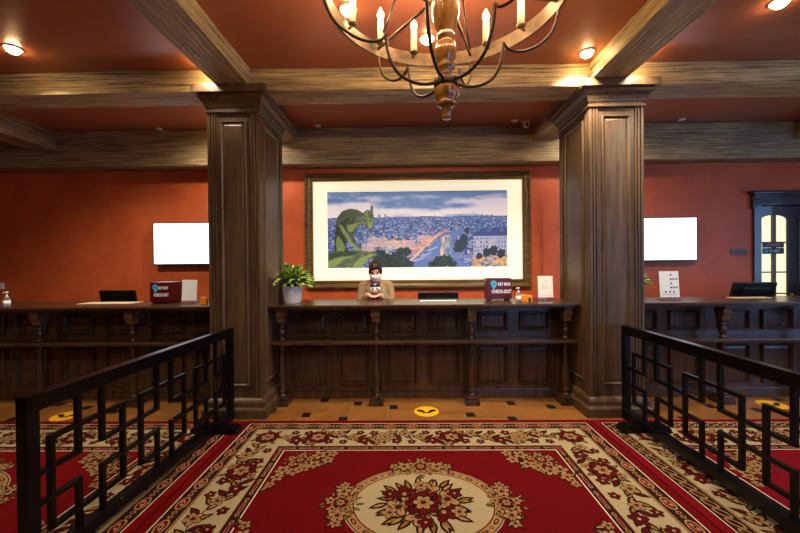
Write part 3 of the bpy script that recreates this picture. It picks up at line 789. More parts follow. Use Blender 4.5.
# ------------------------------------------------------------------ railings
def railing(xc, y0, y1, v0, label, turn=0, pitch=.1485):
    t = thing('lattice_railing', (xc, (y0 + y1) / 2, TH + .002), label, 'railing')
    t.rotation_euler = (0, 0, R(turn))
    hw = .028; zt = .903
    fz = TH + .0065
    MB().box(xc - hw, xc + hw, y0, y1, zt - .08, zt, bev=.004).build('top_rail', M['iron'], t)
    MB().box(xc - .035, xc + .035, y0 + .058, y1 - .06, .05, .11, bev=.004).build('bottom_rail', M['iron'], t)
    MB().box(xc - hw, xc + hw, y0, y0 + .058, fz, zt - .004, bev=.003).box(xc - hw - .002, xc + hw + .002, y0 - .002, y0 + .058, zt - .004, zt + .004, bev=.003).build('post', M['iron'], t)
    MB().box(xc - .027, xc + .027, y1 - .06, y1, fz, zt - .01, bev=.003).build('post', M['iron'], t)
    # lattice
    L = MB(); n = 13
    V = [v0 + pitch * k for k in range(n + 1)]; V[0] = y0 + .05; V[13] = y1 - .03
    lv = [.11, .215, .365, .515, .66, zt - .079]
    h = .0135
    def vb(k, a, b): L.box(xc - h, xc + h, V[k] - h, V[k] + h, a - h, b + h, bev=.003)
    def hb(a, b, z): L.box(xc - h * .98, xc + h * .98, V[a] - h * .98, V[b] + h * .98, z - h * .98, z + h * .98, bev=.003)
    for k in (1, 4, 5, 8, 9, 12): vb(k, lv[1], lv[4])
    for k in (2, 3, 6, 7, 10, 11): vb(k, lv[3], lv[5]); vb(k, lv[0], lv[2])
    for a, b in ((1, 4), (5, 8), (9, 12)): hb(a, b, lv[4]); hb(a, b, lv[1])
    for a, b in ((0, 2), (3, 6), (7, 10), (11, 13)): hb(a, b, lv[3]); hb(a, b, lv[2])
    L.build('lattice', M['iron'], t)
    for yf in (y0 + .035, y1 - .27):
        f = MB(); w_ = .21
        prof = [(-w_, fz), (-w_, fz + .03), (-w_ + .03, fz + .055), (w_ - .03, fz + .055), (w_, fz + .03), (w_, fz)]
        m_ = len(prof)
        f.add([(xc + a, yf - .05, z) for a, z in prof] + [(xc + a, yf + .05, z) for a, z in prof],
              [list(range(m_)), [m_ + k for k in range(m_)][::-1]] + [[k, (k + 1) % m_, m_ + (k + 1) % m_, m_ + k] for k in range(m_)])
        f.build('foot', M['iron'], t)
    return t
railing(-1.728, 1.60, 3.415, 1.587, 'black iron lattice railing on the left, its near post at the left edge', -2.5, .1415)
railing(2.078, 1.42, 3.41, 1.483, 'black iron lattice railing on the right, running out at the right edge')

# ------------------------------------------------------------------ chandelier
def chandelier():
    cx, cy = .219, 1.8225
    t = thing('chandelier', (cx, cy, CEIL - .002), 'large round iron ring chandelier with candle bulbs and turned amber spindle', 'chandelier')
    z0 = 2.852; k = .0012
    pr = [(.001, 2.238), (.022, 2.239), (.024, 2.245), (.024, 2.298), (.036, 2.30), (.048, 2.308), (.048, 2.318), (.04, 2.328), (.05, 2.34), (.058, 2.36), (.06, 2.38), (.056, 2.40)]
    MB().lathe(pr, (cx, cy, 0), 32).build('finial', M['amber_wood'], t)
    MB().lathe([(.05, 2.398), (.062, 2.40), (.063, 2.406), (.062, 2.44), (.056, 2.446), (.04, 2.447)], (cx, cy, 0), 32).build('collar', M['arm_iron'], t)
    MB().lathe([(.038, 2.446), (.042, 2.46), (.036, 2.485), (.044, 2.49), (.045, 2.505), (.04, 2.518), (.046, 2.53), (.056, 2.56), (.057, 2.58), (.05, 2.61), (.036, 2.633), (.044, 2.642), (.046, 2.655), (.042, 2.666), (.046, 2.68), (.058, 2.72), (.070, 2.77), (.075, 2.83), (.076, 2.88), (.07, 2.94), (.055, 2.99), (.04, 3.02), (.05, 3.04), (.05, 3.06), (.03, 3.08), (.03, 3.2), (.045, 3.22), (.02, 3.26)],
               (cx, cy, 0), 32).build('spindle', M['amber_wood'], t)
    MB().tube([(cx, cy, 3.25), (cx, cy, CEIL - .03)], .009).lathe([(.07, CEIL - .03), (.075, CEIL - .02), (.06, CEIL - .002)], (cx, cy, 0), 24).build('ceiling_rose', M['arm_iron'], t)
    R0 = .614; zb, zt = 2.845, 2.93
    rg = MB(); n = 96
    prof = [(R0 + .012, zb), (R0 + .016, zb + .008), (R0 + .010, zb + .014), (R0 + .010, zt - .012), (R0 + .016, zt - .006), (R0 + .012, zt), (R0 - .004, zt), (R0 - .004, zb)]
    vs = []; fs = []; m_ = len(prof)
    for i in range(n):
        a = 2 * PI * i / n
        for r, z in prof: vs.append((cx + r * math.cos(a), cy + r * math.sin(a), z))
    for i in range(n):
        for j in range(m_):
            fs.append([i * m_ + j, i * m_ + (j + 1) % m_, ((i + 1) % n) * m_ + (j + 1) % m_, ((i + 1) % n) * m_ + j])
    rg.add(vs, fs, 0, False)
    for q in range(len(rg.m)): rg.m[q] = 1 if q % m_ in (0, 1, 2, 3, 4) else 0  # outer faces dark, inner band in the paler candlelit colour
    rg.build('ring', [M['ring_iron'], M['arm_iron']], t)
    def smooth(p, it=3):
        for _ in range(it):
            q = [p[0]]
            for a, b in zip(p[:-1], p[1:]): q += [(a[0] * .75 + b[0] * .25, a[1] * .75 + b[1] * .25), (a[0] * .25 + b[0] * .75, a[1] * .25 + b[1] * .75)]
            p = q + [p[-1]]
        return p
    for j in range(6):
        a = R(8 + 60 * j); c_, s_ = math.cos(a), math.sin(a)
        def W(p): return [(cx + r * c_, cy + r * s_, z) for r, z in p]
        MB().tube(W([(.06, 2.89), (R0, 2.89)]), .0095, 6).build('spoke', M['ring_iron'], t)
        lo = smooth([(.055, 2.42), (.12, 2.405), (.19, 2.42), (.25, 2.455), (.285, 2.52), (.30, 2.58), (.307, 2.645)])
        hi = smooth([(.307, 2.645), (.33, 2.612), (.40, 2.602), (.48, 2.63), (.56, 2.69), (.60, 2.77), (.618, 2.85)])
        MB().tube(W(lo), .0085, 8).tube(W(hi), .0075, 8).build('scroll_arm', M['arm_iron'], t)
        up = smooth([(.61, 2.925), (.56, 2.965), (.48, 3.03), (.42, 3.11), (.30, 3.21), (.16, 3.25), (.03, 3.24)])
        MB().tube(W(up), .0065, 8).build('upper_arm', M['arm_iron'], t)
    for j in range(15):
        a = R(8.6 + 24 * j); x, y = cx + .575 * math.cos(a), cy + .575 * math.sin(a); z = 2.905
        cup = MB().lathe([(.006, z - .012), (.016, z - .008), (.026, z), (.028, z + .005), (.02, z + .007)], (x, y, 0), 16).tube([(x, y, z - .012), (cx + .605 * math.cos(a), cy + .605 * math.sin(a), z - .015)], .007, 6)
        cup = cup.build('candle_cup', M['ring_iron'], t)
        cd = MB().lathe([(.020, z + .006), (.021, z + .05), (.020, z + .145), (.015, z + .15)], (x, y, 0), 16).build('candle_tube', M['candle'], t)
        MB().lathe([(.009, z + .15), (.017, z + .16), (.022, z + .176), (.018, z + .195), (.009, z + .212), (.001, z + .228)], (x, y, 0), 12).build('flame_bulb', M['flame'], cd)
        l = bpy.data.lights.new('candle_light', 'POINT'); l.energy = PW['candle']; l.color = (1, .74, .46); l.shadow_soft_size = .03
        lo_ = bpy.data.objects.new('candle_light', l); col.objects.link(lo_); lo_.location = (x, y, z + .185)
    return t
PW = dict(candle=11, down=150, far=110, day=45, day2=60)
chandelier()

# ------------------------------------------------------------------ downlights and ceiling devices
def downlight(p, label, power, size=.05, cone=116, tilt=18, group=None):
    t = thing('recessed_downlight', (p[0], p[1], CEIL), label, 'ceiling light', group)
    MB().lathe([(size + .018, CEIL - .0005), (size + .02, CEIL - .006), (size + .008, CEIL - .012), (size, CEIL - .008)], (p[0], p[1], 0), 28).build('trim_ring', M['white_trim'], t)
    MB().lathe([(size, CEIL - .009), (size * .92, CEIL - .026), (size * .6, CEIL - .042), (.002, CEIL - .05)], (p[0], p[1], 0), 24).build('lens', M['lamp'], t)
    l = bpy.data.lights.new('downlight_lamp', 'SPOT'); l.energy = power; l.color = (1, .86, .66); l.spot_size = R(cone); l.spot_blend = .75; l.shadow_soft_size = .05
    o = bpy.data.objects.new('downlight_lamp', l); col.objects.link(o); o.location = (p[0], p[1], CEIL - .08); o.rotation_euler = (R(tilt), 0, 0)
    return t
for (px, py, lab, pw) in ((13, 48, 'lit recessed downlight in the ceiling at the far left', 1), (427, 38, 'lit recessed downlight seen through the chandelier ring', 1),
                          (587, 52, 'bright recessed downlight beside the right beam above the right column', 1.3), (780, 1, 'round ceiling light at the top right edge', 1), (348, 9, 'pale round downlight seen at the left of the chandelier ring', .6)):
    p = atZ(px, py, CEIL); downlight(p, lab, PW['down'] * pw)
downlight((-1.90, 3.30, 0), 'recessed downlight hidden behind the left beam, glowing on the ceiling', PW['down'] * .15)
downlight((2.22, 3.28, 0), 'recessed downlight just right of the right beam, glowing on the ceiling', PW['down'] * .15)
downlight((-2.25, 4.45, 0), 'added unseen downlight behind the left column, brightening the back wall', PW['down'] * .5, tilt=8, cone=168)  # added lamp, kept out of sight, to brighten the back wall
downlight((2.55, 4.45, 0), 'added unseen downlight behind the right column, brightening the back wall', PW['down'] * .28, tilt=8, cone=168)  # its added partner on the right, also unseen, for the same wall
for (px, py) in ((159, 128.5), (318, 125.5), (515, 120), (682, 119)):
    p = atZ(px, py, CEIL)
    o = MB().lathe([(.045, CEIL - .001), (.045, CEIL - .01), (.03, CEIL - .018), (.001, CEIL - .02)], (p.x, p.y, 0), 20).build('smoke_detector', M['white_plastic'])
    tag(o, {159: 'small white ceiling disc between the beams, leftmost of four', 318: 'small white ceiling disc just right of the left column', 515: 'small white ceiling disc beside the security camera', 682: 'small white ceiling disc right of the right column'}[px], 'ceiling sensor', None, (p.x, p.y, CEIL))
p = atZ(526, 121, CEIL)
t = thing('security_camera', (p.x, p.y, CEIL), 'white dome security camera under the ceiling near the right column', 'camera')
MB().lathe([(.055, CEIL - .001), (.055, CEIL - .02), (.045, CEIL - .03)], (p.x, p.y, 0), 24).build('mount', M['white_plastic'], t)
MB().ell((p.x, p.y, CEIL - .045), (.045, .045, .045)).build('housing', M['white_plastic'], t)
MB().ell((p.x, p.y - .03, CEIL - .062), (.019, .02, .019)).build('lens', M['black_plastic'], t)

# ------------------------------------------------------------------ televisions
def tv(x0, x1, z0, z1, label):
    Y = WALL
    t = thing('wall_television', ((x0 + x1) / 2, Y, z0), label, 'television')
    MB().box(x0 + .2, x1 - .2, Y - .05, Y - .001, z0 + .15, z1 - .15).build('wall_bracket', M['black_plastic'], t)
    MB().box(x0, x1, Y - .10, Y - .05, z0, z1, bev=.006).box(x0, x1, Y - .108, Y - .1, z0, z0 + .022).box(x0, x1, Y - .108, Y - .1, z1 - .012, z1).box(x0, x0 + .012, Y - .108, Y - .1, z0, z1).box(x1 - .012, x1, Y - .108, Y - .1, z0, z1).build('bezel', M['black_plastic'], t)
    MB().box(x0 + .012, x1 - .012, Y - .104, Y - .1, z0 + .022, z1 - .012).build('screen', M['screen'], t)
a = atY(153, 223, WALL - .1); b = atY(153, 265.5, WALL - .1)
tv(a.x, a.x + 1.08, b.z, a.z, 'white-lit wall television left of the left column')
a = atY(697, 217, WALL - .1); b = atY(697, 261, WALL - .1)
tv(a.x - 1.08, a.x, b.z, a.z, 'white-lit wall television right of the right column')

# ------------------------------------------------------------------ door, signs
def door():
    d = struct(MB().box(DX0 - .09, DX0 + .01, WALL - .035, WALL + .15, 0, DZ).box(DX1 - .01, DX1 + .09, WALL - .035, WALL + .15, 0, DZ)
               .box(DX0 - .09, DX1 + .09, WALL - .035, WALL + .15, DZ, DZ + .1, bev=.006).box(DX0 - .09, DX1 + .09, WALL - .045, WALL, DZ + .1, DZ + .125, bev=.006)
               .box(DX0 - .12, DX1 + .12, WALL - .07, WALL, DZ + .125, DZ + .15, bev=.008).box(DX0 - .16, DX1 + .16, WALL - .10, WALL, DZ + .15, DZ + .19, bev=.01)
               .box(DX0 - .125, DX0 - .08, WALL - .05, WALL, DZ - .06, DZ + .13, bev=.008), 'door_1', M['door_wood'])
    y0, y1 = WALL + .05, WALL + .095
    lx0, lx1 = DX0 + .02, DX0 + .53
    gx0, gx1, gz0, gt = lx0 + .06, lx1 - .07, .85, 2.14
    leaf = MB(); leaf.box(lx0, gx0, y0, y1, .01, DZ - .01); leaf.box(gx1, lx1, y0, y1, .01, DZ - .01); leaf.box(gx0, gx1, y0, y1, .01, gz0)
    # arched head over the glass
    n = 14; m = (gx0 + gx1) / 2; r = (gx1 - gx0) / 2
    arc = [(m - r * math.cos(PI * k / n), 2.09 + .07 * math.sin(PI * k / n)) for k in range(n + 1)]
    for k in range(n):
        (xa, za), (xb, zb) = arc[k], arc[k + 1]
        leaf.add([(xa, y0, za), (xb, y0, zb), (xb, y0, DZ - .01), (xa, y0, DZ - .01), (xa, y1, za), (xb, y1, zb), (xb, y1, DZ - .01), (xa, y1, DZ - .01)],
                 [[0, 1, 2, 3], [7, 6, 5, 4], [0, 4, 5, 1], [3, 2, 6, 7]])
    panel_face(leaf, gx0, gx1, .15, .75, 'y', y0, -1)
    lf = leaf.build('door_leaf', M['door_wood'], d)
    MB().box(gx0, gx1, y0 + .018, y0 + .026, gz0, 2.17).build('door_glass', M['lit_glass'], lf)
    mm = MB().box(m - .028, m + .028, y0 - .004, y0 + .03, gz0, 2.16)
    for z in (1.02, 1.33, 1.76): mm.box(gx0, gx1, y0 - .002, y0 + .03, z - .01, z + .01)
    mm.build('glazing_bar', M['pale_wood'], lf)
    MB().ell((lx1 - .03, y0 - .03, 1.0), (.022, .022, .022)).tube([(lx1 - .03, y0, 1.0), (lx1 - .03, y0 - .03, 1.0)], .008).build('door_handle', M['gold'], lf)
    l2 = MB().box(lx1 + .01, DX1 - .02, y0 + .02, y1 + .02, .01, DZ - .01)
    panel_face(l2, lx1 + .09, DX1 - .1, 1.1, 2.12, 'y', y0 + .02, -1); panel_face(l2, lx1 + .09, DX1 - .1, .15, 1.0, 'y', y0 + .02, -1)
    l2.build('door_leaf', M['door_wood'], d)
    # sign plates on the leaf
    a = atY(762.5, 241.8, y0 - .012); b = atY(784, 253.8, y0 - .012)
    x0, x1, z1, z0 = a.x, b.x, a.z, b.z; zm = (z0 + z1) / 2
    t = thing('door_sign', ((x0 + x1) / 2, y0 - .005, z0), 'small navy private sign on the glazed door at the right', 'sign')
    MB().box(x0, x1, y0 - .014, y0 - .005, zm + .003, z1, bev=.003).build('upper_plate', M['navy'], t)
    MB().box(x0, x1, y0 - .014, y0 - .005, z0, zm - .001, bev=.003).build('lower_plate', M['navy'], t)
    text_obj('private', .06, M['coral_ink'], t, ((x0 + x1) / 2, y0 - .0155, (zm + z1) / 2), width=(x1 - x0) * .62, shear=.25)
    s = x1 - x0
    zc = (z0 + zm) / 2
    q = Matrix.Rotation(PI / 2, 3, 'X')
    MB().lathe([(.03, 0), (.03, .003)], (x0 + s * .16, y0 - .014, zc), 20, mtx=q).build('blue_disc', M['blue_ink'], t)
    mx_ = x0 + s * .37
    MB().ell((mx_, y0 - .016, zc + .025), (.009, .003, .009)).tube([(mx_, y0 - .016, zc + .014), (mx_, y0 - .016, zc - .004)], .007).tube([(mx_ - .022, y0 - .016, zc + .002), (mx_, y0 - .016, zc + .012), (mx_ + .02, y0 - .016, zc + .004)], .004)\
        .tube([(mx_ - .016, y0 - .016, zc - .03), (mx_, y0 - .016, zc - .004), (mx_ + .014, y0 - .016, zc - .03)], .0045).build('walking_figure', M['white_ink'], t)
    ln = MB()
    for r_ in range(2):
        xx = x0 + s * .5
        for w_ in ((.022, .03, .018) if r_ else (.03, .02, .026)):
            if xx + w_ > x1 - .008: break
            ln.box(xx, xx + w_, y0 - .0155, y0 - .014, zc + .006 - r_ * .02, zc + .015 - r_ * .02); xx += w_ + .006
    ln.build('small_print', M['white_ink'], t)
door()
a = atY(731, 249, WALL - .01); b = atY(747, 255, WALL - .01)
t = thing('wall_plaque', ((a.x + b.x) / 2, WALL, b.z), 'small grey plaque on the red wall left of the door', 'plaque')
MB().box(a.x, b.x, WALL - .014, WALL - .001, b.z, a.z, bev=.003).build('plate', mat('pewter_plate', (92, 74, 70), .4, metal=.4), t)
MB().box(a.x + .03, b.x - .03, WALL - .0155, WALL - .014, (a.z + b.z) / 2 - .008, (a.z + b.z) / 2 + .008).build('engraved_line', mat('dark_engraving', (40, 30, 30), .6), t)
p = atY(1, 286, WALL - .01)
t = thing('light_switch', (p.x, WALL, p.z), 'small white switch plate on the wall at the far left edge', 'switch')
MB().box(p.x - .045, p.x + .045, WALL - .012, WALL - .001, p.z - .045, p.z + .045, bev=.003).build('plate', M['white_plastic'], t)
MB().box(p.x - .02, p.x + .02, WALL - .016, WALL - .012, p.z - .03, p.z + .03, bev=.002).build('rocker', M['white_trim'], t)

# ------------------------------------------------------------------ counter items
def on_top(px, py):      # a point on a counter top
    return atZ(px, py, TOPZ)

def key_box(x0, x1, y0, depth, h, label, side):
    z = TOPZ + .001
    t = thing('key_drop_box', ((x0 + x1) / 2, y0, z), label, 'box')
    MB().box(x0, x1, y0, y0 + depth, z + .018, z + h, bev=.003).box(x0 + .004, x1 - .004, y0 + .004, y0 + depth - .004, z + h, z + h + .004).build('box_body', M['maroon'], t)
    MB().box(x0 + .02, x0 + .06, y0 + .01, y0 + depth - .01, z, z + .019).box(x1 - .06, x1 - .02, y0 + .01, y0 + depth - .01, z, z + .019).build('box_feet', M['black_plastic'], t)
    w_ = x1 - x0
    def T(s_, u, v, wf, hf): return text_obj(s_, .06, M['white_ink'], t, (x0 + w_ * u, y0 - .0012, z + .018 + (h - .018) * v), width=w_ * wf, height=(h - .018) * hf)
    T('KEY BOX', .70, .73, .50, .15); T('CHECK-OUT', .59, .37, .76, .17)
    cx_, cz_ = x0 + w_ * .29, z + .018 + (h - .018) * .76; r = (h - .018) * .15
    n = 24; vs = [(cx_ + r * math.cos(2 * PI * k / n), cz_ + r * math.sin(2 * PI * k / n)) for k in range(n)]
    pin = [(cx_, cz_ - r * 2.1)] + [(cx_ + r * math.cos(R(a_)), cz_ + r * math.sin(R(a_))) for a_ in range(-20, 201, 10)]
    m_ = len(pin)
    MB().add([(u, y0 - .0015, v) for u, v in pin] + [(u, y0 + .001, v) for u, v in pin], [list(range(m_)), [m_ + k for k in range(m_)][::-1]] + [[k, (k + 1) % m_, m_ + (k + 1) % m_, m_ + k] for k in range(m_)]).build('pin_mark', M['blue_ink'], t)
    MB().box(cx_ - r * .5, cx_ + r * .5, y0 - .0025, y0 - .001, cz_ + r * .1, cz_ + r * .25).box(cx_ - r * .5, cx_ + r * .5, y0 - .0025, y0 - .001, cz_ - r * .3, cz_ - r * .15).build('key_mark', M['navy'], t)
a = atY(486.5, 302, 3.98); b = atY(512, 302, 3.98)
key_box(a.x, b.x, 3.98, .12, .245, 'maroon key box with check-out lettering on the central counter', 1)
a = atY(150, 305, 3.95); b = atY(169.5, 305, 3.95)
key_box(a.x, b.x, 3.95, .24, .235, 'maroon key box with check-out lettering on the left counter', 1)

def sheet_stand(x0, x1, y, h, label, marks=0):
    z = TOPZ + .001
    t = thing('acrylic_sign_holder', ((x0 + x1) / 2, y, z), label, 'sign holder')
    lean = .08 * h
    def slab(mb, xa, xb, za, zb, ya, yb):
        f = lambda zz: lean * (zz - z) / h
        mb.add([(xa, ya + f(za), za), (xb, ya + f(za), za), (xb, ya + f(zb), zb), (xa, ya + f(zb), zb), (xa, yb + f(za), za), (xb, yb + f(za), za), (xb, yb + f(zb), zb), (xa, yb + f(zb), zb)],
               [[0, 1, 2, 3], [7, 6, 5, 4], [0, 4, 5, 1], [3, 2, 6, 7], [0, 3, 7, 4], [1, 5, 6, 2]])
    f = MB(); slab(f, x0 - .004, x1 + .004, z + .004, z + h, y + .004, y + .008); f.box(x0 - .006, x1 + .006, y - .05, y + .06, z, z + .004); f.build('acrylic_holder', M['acrylic'], t)
    p_ = MB(); slab(p_, x0, x1, z + .03, z + h - .002, y + .0005, y + .0035); p_.build('paper_sheet', M['paper'], t)
    if marks:
        w_ = x1 - x0; ink = M['grey_ink'] if marks == 2 else mat('faint_print', (205, 205, 205), .6)
        rows = [(.87, (.55,)), (.72, (.55, .68, .83)), (.57, (.55,)), (.43, (.55, .68, .83)), (.28, (.25, .47, .68))]
        for v, us in (rows if marks == 2 else [(.82, (.45,)), (.6, (.3, .5)), (.5, (.35, .5))]):
            for u in us: m_ = MB(); slab(m_, x0 + w_ * u, x0 + w_ * (u + .09), z + h * v - .009, z + h * v + .009, y - .001, y + .0006); m_.build('printed_mark', ink, t)
        m_ = MB(); slab(m_, x0 + w_ * .08, x0 + w_ * .92, z + h * .19, z + h * .2, y - .001, y + .0006)
        m_.build('printed_rule', ink, t)
a = atY(538.5, 300, 4.0); b = atY(553.5, 300, 4.0)
sheet_stand(a.x, b.x, 4.0, .27, 'upright white sheet in a clear holder at the right end of the central counter', 1)
a = atY(181.5, 303, 3.95); b = atY(196.5, 303, 3.95)
sheet_stand(a.x, b.x, 3.95, .265, 'bright white sheet in a clear holder between key box and left column')
a = atY(660.5, 297, 3.9); b = atY(680, 297, 3.9)
sheet_stand(a.x, b.x, 3.9, .315, 'white sheet with printed rows in a clear holder on the right counter', 2)

def sanitizer(px, py, hpx, label):
    p = on_top(px, py); z = TOPZ + .001; k = p.y / F * hpx   # height in metres
    t = thing('sanitizer_bottle', (p.x, p.y, z), label, 'bottle')
    h = k; r = h * .17
    MB().lathe([(r * .92, z), (r, z + .005), (r, z + h * .50), (r * .8, z + h * .60), (r * .38, z + h * .66)], (p.x, p.y, 0), 20).build('bottle_body', M['gel'], t)
    MB().lathe([(r * 1.02, z + h * .12), (r * 1.02, z + h * .44)], (p.x, p.y, 0), 20).build('bottle_label', M['paper'], t)
    MB().lathe([(r * .42, z + h * .66), (r * .42, z + h * .74), (r * .16, z + h * .75), (r * .16, z + h * .9), (r * .4, z + h * .91), (r * .4, z + h)], (p.x, p.y, 0), 14)\
        .tube([(p.x, p.y, z + h * .96), (p.x - r * .9, p.y - r * .3, z + h * .95), (p.x - r * 1.2, p.y - r * .4, z + h * .9)], r * .16, 6).build('pump', M['white_plastic'], t)
sanitizer(518.5, 302.5, 15, 'clear pump sanitizer bottle beside the key box on the central counter')
sanitizer(7, 307.5, 16, 'clear sanitizer bottle near the left end of the left counter')

def card_box(px0, px1, py, hpx, label, group=None, notch=False):
    y = on_top((px0 + px1) / 2, py).y; a = atY(px0, py, y); b = atY(px1, py, y); z = TOPZ + .001; h = hpx * y / F
    t = thing('orange_card_box', ((a.x + b.x) / 2, y, z), label, 'box', group)
    m_ = MB().box(a.x, b.x, y, y + .05, z, z + h, bev=.002)
    m_.build('box_body', M['orange'], t)
    if notch: MB().box(a.x + .02, b.x - .015, y - .002, y + .001, z + .005, z + h * .6).build('dark_opening', M['black_plastic'], t)
    else: MB().box(a.x + .004, b.x - .004, y + .002, y + .03, z + h, z + h + .008).build('box_lid', mat('light_orange_card', (250, 180, 70), .5), t)
card_box(521.5, 526, 302, 6.5, 'small orange box right beside the sanitizer on the central counter')
card_box(526.5, 532.5, 302, 6.5, 'small orange box with a dark opening on the central counter', notch=True)
card_box(200, 206, 304.5, 6.5, 'small orange box on the left counter beside the left column')

def paper_pad(px0, px1, py, depth, label, m_='paper'):
    p0 = on_top(px0, py); p1 = on_top(px1, py); z = TOPZ + .001; y = p0.y
    o = MB().box(p0.x, p1.x, y, y + depth, z, z + .006, bev=.001).build('paper_pad', M[m_]); tag(o, label, 'paper', None, ((p0.x + p1.x) / 2, y, z))
paper_pad(76, 128, 304.5, .2, 'flat cream sheet lying on the left counter below the dark monitor', 'cream_paper')
paper_pad(420, 457, 301.5, .07, 'flat white sheet on the central counter below the dark monitor')
paper_pad(734, 776, 298.5, .1, 'flat cream sheet on the right counter below the dark monitor', 'cream_paper')

def monitor(px0, px1, pyt, pyb, Y, tilt, label):
    a = atY(px0, pyt, Y); b = atY(px1, pyt, Y); c = (a.x + b.x) / 2; w_ = b.x - a.x; h = w_ * .56
    t = thing('desk_monitor', (c, Y + .02, .751), label, 'monitor')
    m_ = Matrix.Translation((c, Y, a.z)) @ Matrix.Rotation(R(tilt), 4, 'X')   # hinge at top edge; top leans to the camera
    MB().box(-w_ / 2, w_ / 2, 0, .035, -h, 0, bev=.006, mtx=m_).box(-w_ * .3, w_ * .3, -.02, 0, -h * .75, -h * .2, bev=.008, mtx=m_).build('casing', M['black_plastic'], t)
    MB().box(-w_ / 2 + .012, w_ / 2 - .012, .035, .037, -h + .02, -.012, mtx=m_).build('screen', M['off_screen'], t)
    q = m_ @ Vector((0, .018, -h * .6))
    MB().tube([(c, q.y - .03, .76), (c, q.y - .03, q.z)], .016).lathe([(.11, .751), (.11, .758), (.03, .768)], (c, q.y - .03, 0), 24).build('stand', M['black_plastic'], t)
monitor(98.5, 134, 291, 302, 4.44, 12, 'dark monitor peeking over the left counter')
monitor(418, 458.5, 292.5, 300, 4.44, 6, 'dark monitor peeking over the central counter right of the receptionist')
monitor(735, 778, 283, 296, 4.36, 16, 'dark monitor peeking over the right counter in front of the door')

# ------------------------------------------------------------------ plants
def plant(x, y, pr, ph, fr, fh, label, seed, nleaf=64, xmin=-99):
    z = TOPZ + .001; r = random.Random(seed)
    t = thing('potted_plant', (x, y, z), label, 'plant')
    prof = [(pr * .74, z), (pr * .78, z + .006), (pr * .73, z + .012)]
    for k in range(9):
        u = .08 + k * .1; prof += [(pr * (.76 + .24 * u ** .7), z + ph * u), (pr * (.735 + .24 * u ** .7) , z + ph * (u + .05))]
    prof += [(pr, z + ph * .97), (pr, z + ph), (pr * .9, z + ph), (pr * .88, z + ph * .9)]
    MB().lathe(prof, (x, y, 0), 32).build('pot', M['pot'], t)
    MB().lathe([(pr * .87, z + ph * .9), (pr * .86, z + ph * .93)], (x, y, 0), 24).build('soil', M['soil'], t)
    lv = MB(); st = MB()
    for k in range(nleaf):
        a = r.random() * 2 * PI; u = r.random() ** .6; el = R(85 - 80 * u + r.uniform(-8, 8))
        L = fr * r.uniform(.42, .6)
        rr = fr * (.15 + .5 * u) ; b = Vector((x + rr * math.cos(a) * .8, y + rr * math.sin(a) * .8, z + ph + fh * (.55 * (1 - u * u) + .08) * r.uniform(.75, 1.1)))
        st.tube([(x + r.uniform(-.02, .02), y + r.uniform(-.02, .02), z + ph * .9), (x + (b.x - x) * .5, y + (b.y - y) * .5, z + ph + (b.z - z - ph) * .7), b], .0022, 5)
        d = Vector((math.cos(a) * math.cos(el), math.sin(a) * math.cos(el), math.sin(el) * .75 - .05)); d.normalize()
        if (b + d * L).x < xmin + .03: continue
        sd = d.cross(Vector((0, 0, 1))); sd.normalize(); up = sd.cross(d)
        tw = r.uniform(-.5, .5); sd = sd * math.cos(tw) + up * math.sin(tw)
        W_ = L * r.uniform(.42, .55); vs = []; n = 6
        for i in range(n + 1):
            q = i / n; wd = W_ * .5 * math.sin(PI * min(1, q ** .75)) * (1 - .15 * q); c = b + d * L * q + Vector((0, 0, -.25 * L * q * q))
            vs += [c - sd * wd + up * wd * .25, c - sd * wd * .45 + up * wd * .05, c + sd * wd * .45 + up * wd * .05, c + sd * wd + up * wd * .25]
        kind = 0 if r.random() < .75 else 2
        for i in range(n):
            o = i * 4
            lv.add([vs[o], vs[o + 1], vs[o + 5], vs[o + 4]], [[0, 1, 2, 3]], 1, True)
            lv.add([vs[o + 1], vs[o + 2], vs[o + 6], vs[o + 5]], [[0, 1, 2, 3]], kind, True)
            lv.add([vs[o + 2], vs[o + 3], vs[o + 7], vs[o + 6]], [[0, 1, 2, 3]], 1 if r.random() < .6 else kind, True)
    lv.build('foliage', [M['leaf_a'], M['leaf_b'], M['leaf_c']], t)
    st.build('stems', M['stem'], t)
p = on_top(292.5, 303)
plant(p.x, p.y, .116, .19, .27, .24, 'variegated green plant in a white ribbed pot on the central counter', 5, 230, -1.425)
plant(2.70, 4.22, .06, .13, .19, .24, 'green plant mostly hidden behind the right column, leaves showing', 8, 50)

# ------------------------------------------------------------------ floor stickers
def sticker(px, py, label, turn=0):
    p = atZ(px, py, 0)
    x, y = p.x, p.y
    t = thing('floor_sticker', (x, y, .001), label, 'floor sticker')
    n = 40; r = .125
    MB().lathe([(r, .001), (r, .0022)], (x, y, 0), n, smooth=False).build('yellow_disc', M['yellow'], t)
    f = MB()
    for s_ in (-1, 1):
        for (u, v, ru, rv) in ((.062, .014, .042, .026), (.024, -.026, .026, .019)):
            a = R(28 + turn) * s_
            vs = []
            for k in range(16):
                g = 2 * PI * k / 16; ex = ru * math.cos(g); ey = rv * math.sin(g)
                vs.append((x + s_ * u + ex * math.cos(a) - ey * math.sin(a), y + v + ex * math.sin(a) + ey * math.cos(a), .0026))
            f.add(vs, [list(range(16))])
    f.build('footprint_mark', M['black_ink'], t)
sticker(426.5, 411.5, 'round yellow footprint sticker on the tiles before the central counter')
sticker(66, 416, 'round yellow footprint sticker on the tiles seen through the left railing')
sticker(772, 404.5, 'round yellow footprint sticker on the tiles seen past the right railing')

